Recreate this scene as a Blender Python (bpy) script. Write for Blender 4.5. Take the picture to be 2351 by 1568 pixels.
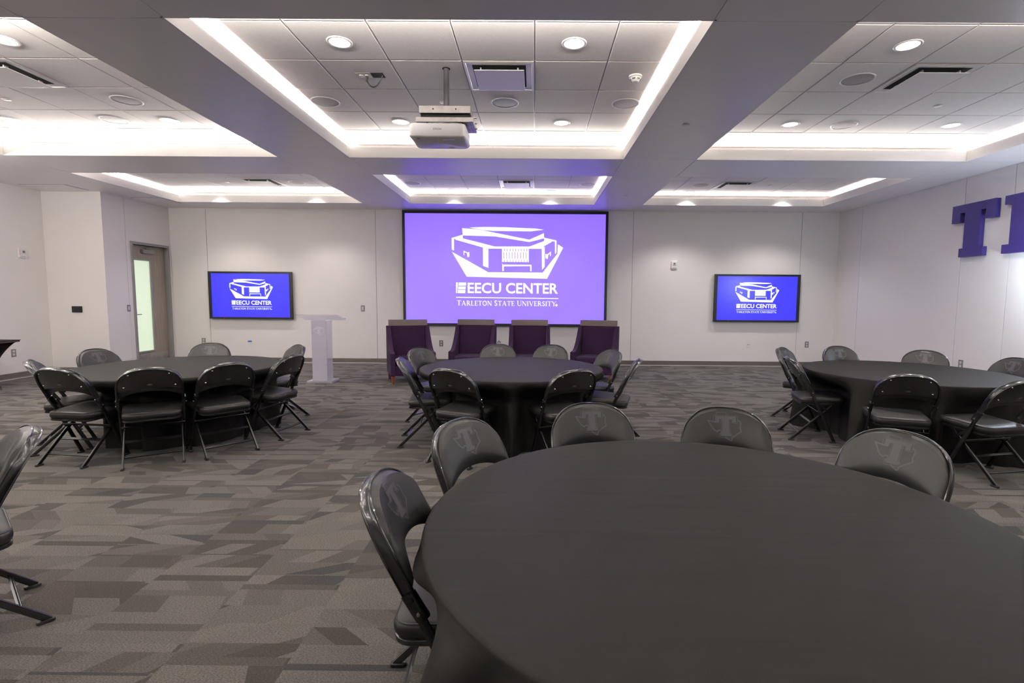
import bpy, bmesh, math, random
from mathutils import Vector, Matrix
random.seed(7)
PI = math.pi
sc = bpy.context.scene
COL = sc.collection
for o in list(bpy.data.objects):
    bpy.data.objects.remove(o, do_unlink=True)

# ------------------------------------------------------------------ camera
F_PX, PITCH, YAW, ROLL, CX = 1184.38, 0.0868, 0.0041, 0.0077, 1220.61
CAM_H = 1.417
cam = bpy.data.cameras.new('camera')
cam.sensor_width = 36.0
cam.sensor_fit = 'HORIZONTAL'
cam.lens = 36.0 * F_PX / 2351
cam.shift_x = -(CX - 1175.5) / 2351
cam.clip_start = 0.02
cam_o = bpy.data.objects.new('camera', cam)
COL.objects.link(cam_o)
fw = Vector((-math.sin(YAW) * math.cos(PITCH), math.cos(YAW) * math.cos(PITCH), -math.sin(PITCH)))
rt = Vector((math.cos(YAW), math.sin(YAW), 0))
up = rt.cross(fw)
r2 = rt * math.cos(ROLL) + up * math.sin(ROLL)
u2 = up * math.cos(ROLL) - rt * math.sin(ROLL)
cam_o.matrix_world = Matrix(((r2.x, u2.x, -fw.x, 0), (r2.y, u2.y, -fw.y, 0), (r2.z, u2.z, -fw.z, CAM_H), (0, 0, 0, 1)))
sc.camera = cam_o

# ------------------------------------------------------------------ world, exposure
w = bpy.data.worlds.new('world')
sc.world = w
w.use_nodes = True
w.node_tree.nodes['Background'].inputs[0].default_value = (0.5, 0.5, 0.55, 1)
w.node_tree.nodes['Background'].inputs[1].default_value = 0.05
sc.view_settings.view_transform = 'Standard'
sc.view_settings.look = 'None'
sc.view_settings.gamma = 1.0
sc.view_settings.use_curve_mapping = False
sc.view_settings.exposure = 0.70
sc.cycles.max_bounces = 6
sc.cycles.diffuse_bounces = 4
sc.cycles.glossy_bounces = 2
sc.cycles.transmission_bounces = 4
sc.cycles.transparent_max_bounces = 8
sc.cycles.sample_clamp_indirect = 5.0
sc.cycles.caustics_reflective = False
sc.cycles.caustics_refractive = False

COVE_K = {'left': 1.3, 'centre': 0.75, 'right': 0.5}   # dimming of each bay
ROW_K = {'front': 0.70, 'near': 1.0, 'far': 0.28}
COVE_W = 44.0        # watts per metre of cove strip
DOWN_W = 24.0       # watts per downlight
COVE_COL = (1.0, 0.925, 0.855)
DOWN_COL = (1.0, 0.945, 0.90)
DOWN_K = {'left': 2.0, 'centre': 1.0, 'right': 2.7}

# ------------------------------------------------------------------ room numbers (metres)
ZS, ZLIP, ZT = 3.168, 3.297, 3.392
TILE = 0.61
YB, XR, XL, XLL, YN, YF = 10.726, 6.213, -7.506, -8.54, 9.06, -3.0
CXS = {'left': (-6.80, -3.287), 'centre': (-2.372, 1.1245), 'right': (2.045, 5.475)}
CYS = {'front': (-0.80, 2.503), 'near': (3.445, 6.748), 'far': (7.69, 10.01)}
COVE = 0.20

# ------------------------------------------------------------------ material helpers
def nt(m):
    m.use_nodes = True
    return m.node_tree.nodes, m.node_tree.links
def pbr(name, col, rough=0.5, metal=0.0, spec=0.5, noise=None, bump=None, sheen=0.0, coat=0.0, emit=None, es=0.0, trans=0.0):
    m = bpy.data.materials.new(name)
    n, l = nt(m)
    b = n['Principled BSDF']
    b.inputs['Base Color'].default_value = (*col, 1)
    b.inputs['Roughness'].default_value = rough
    b.inputs['Metallic'].default_value = metal
    b.inputs['Specular IOR Level'].default_value = spec
    b.inputs['Sheen Weight'].default_value = sheen
    b.inputs['Coat Weight'].default_value = coat
    b.inputs['Transmission Weight'].default_value = trans
    if emit:
        b.inputs['Emission Color'].default_value = (*emit, 1)
        b.inputs['Emission Strength'].default_value = es
    if noise or bump:
        tc = n.new('ShaderNodeTexCoord')
    if noise:
        sc_, amt = noise
        t = n.new('ShaderNodeTexNoise'); t.inputs['Scale'].default_value = sc_; t.inputs['Detail'].default_value = 4
        l.new(tc.outputs['Object'], t.inputs['Vector'])
        mr = n.new('ShaderNodeMapRange')
        mr.inputs[1].default_value = 0.3; mr.inputs[2].default_value = 0.7
        mr.inputs[3].default_value = 1 - amt; mr.inputs[4].default_value = 1 + amt
        l.new(t.outputs[0], mr.inputs[0])
        mx = n.new('ShaderNodeVectorMath'); mx.operation = 'SCALE'
        mx.inputs[0].default_value = col
        l.new(mr.outputs[0], mx.inputs['Scale'])
        l.new(mx.outputs[0], b.inputs['Base Color'])
    if bump:
        sc_, st = bump
        t2 = n.new('ShaderNodeTexNoise'); t2.inputs['Scale'].default_value = sc_; t2.inputs['Detail'].default_value = 3
        l.new(tc.outputs['Object'], t2.inputs['Vector'])
        bp = n.new('ShaderNodeBump'); bp.inputs['Strength'].default_value = st; bp.inputs['Distance'].default_value = 0.002
        l.new(t2.outputs[0], bp.inputs['Height'])
        l.new(bp.outputs[0], b.inputs['Normal'])
    return m
def emis(name, col, s):
    m = bpy.data.materials.new(name)
    n, l = nt(m)
    n.remove(n['Principled BSDF'])
    e = n.new('ShaderNodeEmission')
    e.inputs[0].default_value = (*col, 1); e.inputs[1].default_value = s
    l.new(e.outputs[0], n['Material Output'].inputs[0])
    return m

M = {}
M['wall'] = pbr('painted_wall', (0.86, 0.825, 0.80), 0.55, noise=(1.2, 0.015), bump=(250, 0.08))
M['joint'] = pbr('reveal_joint', (0.10, 0.095, 0.09), 0.8)
M['soffit'] = pbr('painted_soffit', (0.88, 0.85, 0.84), 0.33, noise=(1.5, 0.01))
M['lip'] = pbr('cove_white', (0.86, 0.84, 0.82), 0.5)
M['tile'] = pbr('mineral_tile', (0.80, 0.77, 0.755), 0.85, spec=0.2, noise=(60, 0.03), bump=(140, 0.35))
M['grid'] = pbr('ceiling_grid_metal', (0.62, 0.59, 0.58), 0.5)
M['base'] = pbr('rubber_base', (0.13, 0.112, 0.10), 0.5)
M['toe'] = pbr('base_toe_highlight', (0.42, 0.40, 0.38), 0.5)
M['white'] = pbr('white_plastic', (0.82, 0.81, 0.79), 0.4)
M['whitemetal'] = pbr('white_enamel', (0.78, 0.77, 0.77), 0.35)
M['greymesh'] = pbr('speaker_mesh', (0.33, 0.32, 0.33), 0.6, noise=(400, 0.1))
M['black'] = pbr('black_plastic', (0.006, 0.006, 0.007), 0.4)
M['dark'] = pbr('dark_void', (0.004, 0.004, 0.004), 0.9)
M['steelplate'] = pbr('brushed_steel_plate', (0.30, 0.29, 0.28), 0.4, 0.7)
M['galv'] = pbr('galvanised_steel', (0.42, 0.40, 0.39), 0.38, 0.75, noise=(14, 0.18))
M['pipe'] = pbr('dark_steel_pipe', (0.07, 0.07, 0.07), 0.4, 0.2)
M['cable'] = pbr('grey_cable', (0.03, 0.03, 0.03), 0.5)
M['clearwire'] = pbr('steel_wire', (0.5, 0.5, 0.5), 0.3, 0.8)
M['projector'] = pbr('projector_white', (0.93, 0.92, 0.91), 0.35)
M['greytext'] = pbr('grey_print', (0.16, 0.16, 0.17), 0.6)
M['lens'] = emis('downlight_lens', (1.0, 0.96, 0.92), 3.2)
M['globe'] = emis('added_cool_globe', (0.75, 0.87, 1.0), 4.0)
M['frame_grey'] = pbr('door_frame_grey', (0.26, 0.255, 0.25), 0.4)
M['alu'] = pbr('lite_trim_grey', (0.34, 0.35, 0.35), 0.35, 0.5)
M['closer'] = pbr('closer_grey', (0.28, 0.27, 0.265), 0.4, 0.4)
M['pane'] = pbr('frosted_lit_glass', (0.70, 0.78, 0.66), 0.25, emit=(0.66, 0.80, 0.56), es=0.44)
M['letter'] = pbr('purple_letter', (0.034, 0.020, 0.17), 0.45)
M['blackframe'] = pbr('screen_frame_black', (0.006, 0.006, 0.010), 0.55)
M['fabricblack'] = pbr('black_chair_steel', (0.006, 0.006, 0.007), 0.26, 0.0, 0.6, coat=0.3)
M['vinyl'] = pbr('black_vinyl', (0.011, 0.0105, 0.0105), 0.42, spec=0.4, bump=(700, 0.12))
M['emblem'] = pbr('grey_emblem_print', (0.052, 0.048, 0.056), 0.45)
M['silver'] = pbr('silver_rivet', (0.7, 0.69, 0.66), 0.25, 1.0)
M['foot'] = pbr('rubber_foot', (0.006, 0.006, 0.006), 0.6)
M['purple'] = pbr('purple_upholstery', (0.019, 0.0062, 0.026), 0.85, spec=0.15, noise=(350, 0.25), bump=(500, 0.4), sheen=0.02)
M['redleg'] = pbr('cherry_wood_leg', (0.13, 0.028, 0.018), 0.35)
M['spandex'] = pbr('black_stretch_cover', (0.007, 0.0065, 0.007), 0.75, spec=0.15)
M['sock'] = pbr('white_socket', (0.72, 0.71, 0.69), 0.4)
M['blue'] = pbr('blue_tape', (0.02, 0.16, 0.50), 0.5)
M['navy'] = pbr('dark_touch_panel', (0.008, 0.008, 0.018), 0.2)
M['red'] = pbr('red_print', (0.6, 0.05, 0.04), 0.5)
M['redled'] = emis('red_led', (1.0, 0.02, 0.02), 1.5)
M['logo'] = emis('projected_white', (1.0, 1.0, 1.0), 0.72)
M['logotv'] = emis('tv_white', (0.93, 0.97, 1.0), 0.85)
M['wood'] = None

def cloth_mat():
    m = pbr('black_polyester_cloth', (0.0092, 0.0085, 0.0080), 0.62, spec=0.10, sheen=0.0)
    n, l = nt(m)
    b = n['Principled BSDF']
    tc = n.new('ShaderNodeTexCoord')
    a = n.new('ShaderNodeTexNoise'); a.inputs['Scale'].default_value = 900
    l.new(tc.outputs['Object'], a.inputs['Vector'])
    # faint crease lines on the top
    mp = n.new('ShaderNodeMapping'); mp.inputs['Scale'].default_value = (0.55, 3.2, 1.0); mp.inputs['Rotation'].default_value = (0, 0, 0.15)
    l.new(tc.outputs['Object'], mp.inputs[0])
    c = n.new('ShaderNodeTexNoise'); c.inputs['Scale'].default_value = 3.0; c.inputs['Detail'].default_value = 2; c.inputs['Distortion'].default_value = 0.6
    l.new(mp.outputs[0], c.inputs['Vector'])
    ad = n.new('ShaderNodeMath'); ad.operation = 'MULTIPLY_ADD'
    ad.inputs[1].default_value = 4.0
    l.new(c.outputs[0], ad.inputs[0]); l.new(a.outputs[0], ad.inputs[2])
    bp = n.new('ShaderNodeBump'); bp.inputs['Strength'].default_value = 0.25; bp.inputs['Distance'].default_value = 0.003
    l.new(ad.outputs[0], bp.inputs['Height']); l.new(bp.outputs[0], b.inputs['Normal'])
    return m
M['cloth'] = cloth_mat()

def wood_mat(name, c1, c2, rough, rot=(0, 0, 0), scale=(1.5, 30, 1.5)):
    m = pbr(name, c1, rough)
    n, l = nt(m)
    tc = n.new('ShaderNodeTexCoord'); mp = n.new('ShaderNodeMapping')
    mp.inputs['Scale'].default_value = scale; mp.inputs['Rotation'].default_value = rot
    l.new(tc.outputs['Object'], mp.inputs[0])
    t = n.new('ShaderNodeTexNoise'); t.inputs['Scale'].default_value = 2.5; t.inputs['Detail'].default_value = 5
    l.new(mp.outputs[0], t.inputs['Vector'])
    r = n.new('ShaderNodeValToRGB')
    r.color_ramp.elements[0].position = 0.3; r.color_ramp.elements[1].position = 0.7
    r.color_ramp.elements[0].color = (*c1, 1); r.color_ramp.elements[1].color = (*c2, 1)
    l.new(t.outputs[0], r.inputs[0]); l.new(r.outputs[0], n['Principled BSDF'].inputs['Base Color'])
    return m
M['doorwood'] = wood_mat('grey_oak_door', (0.26, 0.215, 0.185), (0.34, 0.29, 0.25), 0.5, scale=(12, 14, 0.9))
M['rail'] = wood_mat('dark_walnut_rail', (0.060, 0.038, 0.034), (0.090, 0.058, 0.050), 0.32, scale=(0.8, 20, 14))

def acrylic(name, a, col=(0.82, 0.80, 0.85), rough=0.3):
    m = bpy.data.materials.new(name)
    n, l = nt(m)
    b = n['Principled BSDF']
    b.inputs['Base Color'].default_value = (*col, 1); b.inputs['Roughness'].default_value = rough
    tr = n.new('ShaderNodeBsdfTransparent')
    tl = n.new('ShaderNodeBsdfTranslucent'); tl.inputs[0].default_value = (*col, 1)
    m1 = n.new('ShaderNodeMixShader'); m1.inputs[0].default_value = 0.45
    l.new(b.outputs[0], m1.inputs[1]); l.new(tl.outputs[0], m1.inputs[2])
    m2 = n.new('ShaderNodeMixShader'); m2.inputs[0].default_value = a
    l.new(tr.outputs[0], m2.inputs[1]); l.new(m1.outputs[0], m2.inputs[2])
    l.new(m2.outputs[0], n['Material Output'].inputs[0])
    return m
M['frost'] = acrylic('frosted_acrylic', 0.72)
M['clear'] = acrylic('clear_acrylic', 0.38, rough=0.08)
M['etched'] = acrylic('etched_white', 0.85, (0.95, 0.93, 0.97))

def screen_mat(name, emit, es, base):
    return pbr(name, base, 0.9, spec=0.0, emit=emit, es=es)
M['screen'] = screen_mat('projected_violet', (0.17, 0.085, 1.0), 0.95, (0.24, 0.225, 0.24))
M['tv'] = pbr('tv_blue_picture', (0.01, 0.01, 0.03), 0.25, emit=(0.042, 0.036, 1.0), es=0.62)

# carpet: bands of trapezoids in columns, all by maths on object coordinates
def carpet_mat():
    m = bpy.data.materials.new('patterned_carpet')
    n, l = nt(m)
    b = n['Principled BSDF']
    b.inputs['Roughness'].default_value = 0.95
    b.inputs['Specular IOR Level'].default_value = 0.1
    b.inputs['Sheen Weight'].default_value = 0.06
    b.inputs['Sheen Roughness'].default_value = 0.55
    tc = n.new('ShaderNodeTexCoord')
    sp = n.new('ShaderNodeSeparateXYZ'); l.new(tc.outputs['Object'], sp.inputs[0])
    def mt(op, a, b_=None, c=None):
        q = n.new('ShaderNodeMath'); q.operation = op
        for i, v in enumerate((a, b_, c)):
            if v is None: continue
            if isinstance(v, (int, float)): q.inputs[i].default_value = v
            else: l.new(v, q.inputs[i])
        return q.outputs[0]
    def h(*vs):
        cb = n.new('ShaderNodeCombineXYZ')
        for i, v in enumerate(vs):
            if isinstance(v, (int, float)): cb.inputs[i].default_value = v
            else: l.new(v, cb.inputs[i])
        wn = n.new('ShaderNodeTexWhiteNoise'); wn.noise_dimensions = '3D'
        l.new(cb.outputs[0], wn.inputs['Vector'])
        return wn.outputs['Value']
    X, Y = sp.outputs[0], sp.outputs[1]
    CW = 0.47
    ci = mt('FLOOR', mt('DIVIDE', X, CW))
    # each carpet plank column slides by its own amount; bands have varying heights
    yo = mt('MULTIPLY_ADD', h(ci, 3.1, 0.0), 1.7, Y)
    yy = mt('MULTIPLY', yo, 7.8)
    bj = mt('FLOOR', yy)
    bv = mt('FRACT', yy)
    # slant of the cuts in this band
    sl = mt('MULTIPLY', mt('SUBTRACT', h(ci, bj, 7.7), 0.5), 3.2)
    nn = mt('MULTIPLY_ADD', h(ci, bj, 2.2), 2.6, 1.2)
    u = mt('MULTIPLY', mt('DIVIDE', X, CW), nn)
    s = mt('ADD', u, mt('MULTIPLY', sl, bv))
    s = mt('ADD', s, mt('MULTIPLY', h(ci, bj, 5.0), 9.0))
    mi = mt('FLOOR', s)
    val = h(mt('ADD', mt('MULTIPLY', ci, 3.7), mi), bj, 1.3)
    band = h(ci, bj, 11.0)
    # narrow plain strips inside some bands
    strip = mt('MULTIPLY', mt('LESS_THAN', bv, mt('MULTIPLY', h(ci, bj, 4.0), 0.42)), mt('GREATER_THAN', h(ci, bj, 9.0), 0.35))
    stripv = mt('MULTIPLY_ADD', h(mt('FLOOR', mt('MULTIPLY', X, 2.1)), bj, 21.0), 0.45, 0.5)
    v1 = mt('ADD', mt('MULTIPLY', val, 0.72), mt('MULTIPLY', band, 0.28))
    mixv = n.new('ShaderNodeMix'); mixv.data_type = 'FLOAT'
    l.new(strip, mixv.inputs[0]); l.new(v1, mixv.inputs[2]); l.new(stripv, mixv.inputs[3])
    rp = n.new('ShaderNodeValToRGB'); rp.color_ramp.interpolation = 'CONSTANT'
    e = rp.color_ramp.elements
    cols = [(0.0, (0.1120, 0.1040, 0.0965)), (0.22, (0.0940, 0.0870, 0.0805)), (0.40, (0.1040, 0.0965, 0.0895)), (0.52, (0.0560, 0.0500, 0.0450)), (0.63, (0.0760, 0.0695, 0.0635)),
            (0.74, (0.0380, 0.0335, 0.0295)), (0.86, (0.0300, 0.0297, 0.0297)), (0.94, (0.0480, 0.0410, 0.0350))]
    e[0].position = 0; e[0].color = (*cols[0][1], 1)
    e[1].position = cols[1][0]; e[1].color = (*cols[1][1], 1)
    for p, c in cols[2:]:
        k = e.new(p); k.color = (*c, 1)
    l.new(mixv.outputs[0], rp.inputs[0])
    # loop pile: fine grain and ribbing across
    mp = n.new('ShaderNodeMapping'); mp.inputs['Scale'].default_value = (120, 300, 1)
    l.new(tc.outputs['Object'], mp.inputs[0])
    g = n.new('ShaderNodeTexNoise'); g.inputs['Scale'].default_value = 1.0; g.inputs['Detail'].default_value = 1
    l.new(mp.outputs[0], g.inputs['Vector'])
    mr = n.new('ShaderNodeMapRange'); mr.inputs[1].default_value = 0.3; mr.inputs[2].default_value = 0.7
    mr.inputs[3].default_value = 0.50; mr.inputs[4].default_value = 1.50
    l.new(g.outputs[0], mr.inputs[0])
    vm = n.new('ShaderNodeVectorMath'); vm.operation = 'SCALE'
    l.new(rp.outputs[0], vm.inputs[0]); l.new(mr.outputs[0], vm.inputs['Scale'])
    l.new(vm.outputs[0], b.inputs['Base Color'])
    bp = n.new('ShaderNodeBump'); bp.inputs['Strength'].default_value = 0.5; bp.inputs['Distance'].default_value = 0.003
    l.new(g.outputs[0], bp.inputs['Height']); l.new(bp.outputs[0], b.inputs['Normal'])
    return m
M['carpet'] = carpet_mat()

# ------------------------------------------------------------------ mesh helpers
class MB:
    def __init__(s): s.v = []; s.f = []
    def box(s, x0, x1, y0, y1, z0, z1):
        i = len(s.v)
        s.v += [(x0, y0, z0), (x1, y0, z0), (x1, y1, z0), (x0, y1, z0), (x0, y0, z1), (x1, y0, z1), (x1, y1, z1), (x0, y1, z1)]
        s.f += [(i, i+3, i+2, i+1), (i+4, i+5, i+6, i+7), (i, i+1, i+5, i+4), (i+1, i+2, i+6, i+5), (i+2, i+3, i+7, i+6), (i+3, i, i+4, i+7)]
        return s
    def prism(s, pts, fn, a, b):
        # pts: 2D outline (ccw seen from the b side); fn(u, v, t) -> 3D; extruded from t=a to t=b
        i = len(s.v); k = len(pts)
        for t in (a, b):
            s.v += [fn(p[0], p[1], t) for p in pts]
        s.f.append(tuple(i + j for j in reversed(range(k))))
        s.f.append(tuple(i + k + j for j in range(k)))
        for j in range(k):
            q = (j + 1) % k
            s.f.append((i + j, i + q, i + k + q, i + k + j))
        return s
    def tube(s, pts, prof, closed=False, frame=None):
        # sweep a 2D profile [(a,b)] along 3D points; frame(i) -> (A,B) axes
        k = len(prof); i0 = len(s.v); n = len(pts)
        P = [Vector(p) for p in pts]
        for i, p in enumerate(P):
            if frame: A, B = frame(i)
            else:
                d = (P[min(i+1, n-1)] - P[max(i-1, 0)]).normalized()
                h = Vector((0, 0, 1)) if abs(d.z) < 0.95 else Vector((0, 1, 0))
                A = d.cross(h).normalized(); B = A.cross(d).normalized()
            for a, b in prof: s.v.append(tuple(p + A * a + B * b))
        for i in range(n - 1):
            for j in range(k):
                q = (j + 1) % k
                s.f.append((i0 + i*k + j, i0 + i*k + q, i0 + (i+1)*k + q, i0 + (i+1)*k + j))
        s.f.append(tuple(i0 + j for j in reversed(range(k))))
        s.f.append(tuple(i0 + (n-1)*k + j for j in range(k)))
        return s
    def lathe(s, prof, c=(0, 0, 0), n=32, flip=False):
        # prof: [(r,z)] top/bottom closed when r == 0
        i0 = len(s.v); k = len(prof)
        for a in range(n):
            t = 2 * PI * a / n
            for r, z in prof: s.v.append((c[0] + r * math.cos(t), c[1] + r * math.sin(t), c[2] + z))
        for a in range(n):
            b = (a + 1) % n
            for j in range(k - 1):
                s.f.append((i0 + a*k + j, i0 + b*k + j, i0 + b*k + j + 1, i0 + a*k + j + 1))
        return s
    def build(s, name, mat, parent=None, smooth=False, bevel=0.0, seg=2, fix=True, loc=None):
        me = bpy.data.meshes.new(name)
        me.from_pydata(s.v, [], s.f)
        if fix:
            bm = bmesh.new(); bm.from_mesh(me)
            bmesh.ops.remove_doubles(bm, verts=bm.verts, dist=1e-6)
            bmesh.ops.recalc_face_normals(bm, faces=bm.faces)
            if bevel:
                es = [e for e in bm.edges if len(e.link_faces) == 2 and e.calc_face_angle(0) > 0.6]
                bmesh.ops.bevel(bm, geom=es, offset=bevel, segments=seg, affect='EDGES', profile=0.5, clamp_overlap=True)
            bm.to_mesh(me); bm.free()
        if mat: me.materials.append(mat)
        o = bpy.data.objects.new(name, me)
        COL.objects.link(o)
        if parent: o.parent = parent
        if loc: o.location = loc
        if smooth:
            me.polygons.foreach_set('use_smooth', [True] * len(me.polygons))
            try: me.set_sharp_from_angle(angle=math.radians(38))
            except Exception: pass
        return o
def circ(r, n=12): return [(r * math.cos(2*PI*i/n), r * math.sin(2*PI*i/n)) for i in range(n)]
def rrect(w_, h_, r, n=4):
    out = []
    for cx, cy, a0 in ((w_/2-r, h_/2-r, 0), (-w_/2+r, h_/2-r, 90), (-w_/2+r, -h_/2+r, 180), (w_/2-r, -h_/2+r, 270)):
        for i in range(n + 1):
            a = math.radians(a0 + 90 * i / n); out.append((cx + r*math.cos(a), cy + r*math.sin(a)))
    return out
def tag(o, label, cat, group=None):
    o['label'] = label; o['category'] = cat
    if group: o['group'] = group
    return o
def thing(name, label, cat, loc=(0, 0, 0), rz=0.0, group=None):
    o = bpy.data.objects.new(name, None); COL.objects.link(o)
    o.empty_display_size = 0.1
    o.location = loc; o.rotation_euler = (0, 0, rz)
    return tag(o, label, cat, group)
def struct(o):
    o['kind'] = 'structure'
    return o
def dup(root, loc, rz, label, group=None):
    r = root.copy(); COL.objects.link(r); r.location = loc; r.rotation_euler = (0, 0, rz); r['label'] = label
    if group: r['group'] = group
    for ch in root.children:
        c = ch.copy(); COL.objects.link(c); c.parent = r
        for g in ch.children:
            d = g.copy(); COL.objects.link(d); d.parent = c
    return r
def area(name, loc, rot, sx, sy, power, col, shape='RECTANGLE', spread=180):
    L = bpy.data.lights.new(name, 'AREA'); L.shape = shape; L.size = sx
    if shape == 'RECTANGLE': L.size_y = sy
    L.energy = power; L.color = col; L.spread = math.radians(spread)
    o = bpy.data.objects.new(name, L); COL.objects.link(o); o.location = loc; o.rotation_euler = rot
    return o

# ------------------------------------------------------------------ floor and walls
struct(MB().box(XLL - 0.1, XR + 0.1, YF - 0.1, YB + 0.1, -0.05, 0).build('floor', M['carpet']))

def seg_wall(name, axis, face, depth, a0, a1, seams, z1, hole=None, pad=0.0):
    """wall with joint-coloured backing and proud painted panels; axis 'y' = plane of constant y"""
    eps = 0.0025
    g = 0.007
    bk = MB()
    cuts = [a0] + seams + [a1]
    def add(mb, u0, u1, z0, zz, d0, d1):
        if axis == 'y': mb.box(u0, u1, min(d0, d1), max(d0, d1), z0, zz)
        else: mb.box(min(d0, d1), max(d0, d1), u0, u1, z0, zz)
    sgn = 1 if depth > 0 else -1
    def regs(u0, u1):
        if hole and u0 < hole[1] and u1 > hole[0]:
            out = []
            if hole[0] > u0: out.append((u0, hole[0], 0, z1))
            if hole[1] < u1: out.append((hole[1], u1, 0, z1))
            out.append((max(u0, hole[0]), min(u1, hole[1]), hole[2], z1))
            return out
        return [(u0, u1, 0, z1)]
    for r in regs(a0, a1 - pad): add(bk, r[0], r[1], r[2], r[3], face + sgn * 0.012, face + depth)
    root = struct(bk.build(name, M['joint']))
    for u0, u1 in zip(cuts[:-1], cuts[1:]):
        mb = MB()
        e0 = 0 if u0 == a0 else g / 2
        e1 = 0 if u1 == a1 else g / 2
        for r in regs(u0 + e0, u1 - e1): add(mb, r[0], r[1], r[2], r[3], face, face + sgn * 0.013)
        mb.build('wall_panel', M['wall'], root, fix=False)
    return root
ZW = ZS + 0.012
seg_wall('wall_back', 'y', YB, 0.15, XL - 0.15, XR + 0.15, [-6.75, -3.267, 2.019, 5.46], ZW)
seg_wall('wall_right', 'x', XR, 0.15, YF, YB, [3.2, 5.6, 6.85, 7.627, 9.975], ZW)
seg_wall('wall_left_door', 'x', XL, -0.15, YN + 0.0132, YB, [9.56], ZW, hole=(9.70, 10.62, 2.34))
seg_wall('wall_left_niche', 'y', YN, 0.15, XLL - 0.15, XL, [], ZW, pad=0.16)
seg_wall('wall_left', 'x', XLL, -0.15, YF, YN, [], ZW)
seg_wall('wall_front', 'y', YF, -0.15, XLL - 0.15, XR + 0.15, [], ZW)
def skirting(name, pts):
    prof = [(0, 0), (0.014, 0), (0.010, 0.012), (0.006, 0.02), (0.006, 0.098), (0.003, 0.102), (0, 0.102)]
    mb = MB()
    x0, y0, x1, y1, nx, ny = pts
    i = 0
    def fn(u, v, t): return (x0 + (x1-x0)*t + nx*u, y0 + (y1-y0)*t + ny*u, v)
    mb.prism(prof, fn, 0, 1)
    o = struct(mb.build(name, M['base']))
    toe = MB(); toe.prism([(0.0142, 0), (0.020, 0), (0.017, 0.007), (0.0125, 0.010)], fn, 0, 1)
    toe.build('toe_highlight', M['toe'], o)  # pale strip paints in the light caught along the base's toe
    return o
skirting('baseboard_back', (XL, YB, XR, YB, 0, -1))
skirting('baseboard_right', (XR, YF, XR, YB, -1, 0))
skirting('baseboard_left', (XLL, YF, XLL, YN, 1, 0))
skirting('baseboard_left_niche', (XLL, YN, XL, YN, 0, -1))
skirting('baseboard_left_door', (XL, YN, XL, 9.655, 1, 0))

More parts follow.
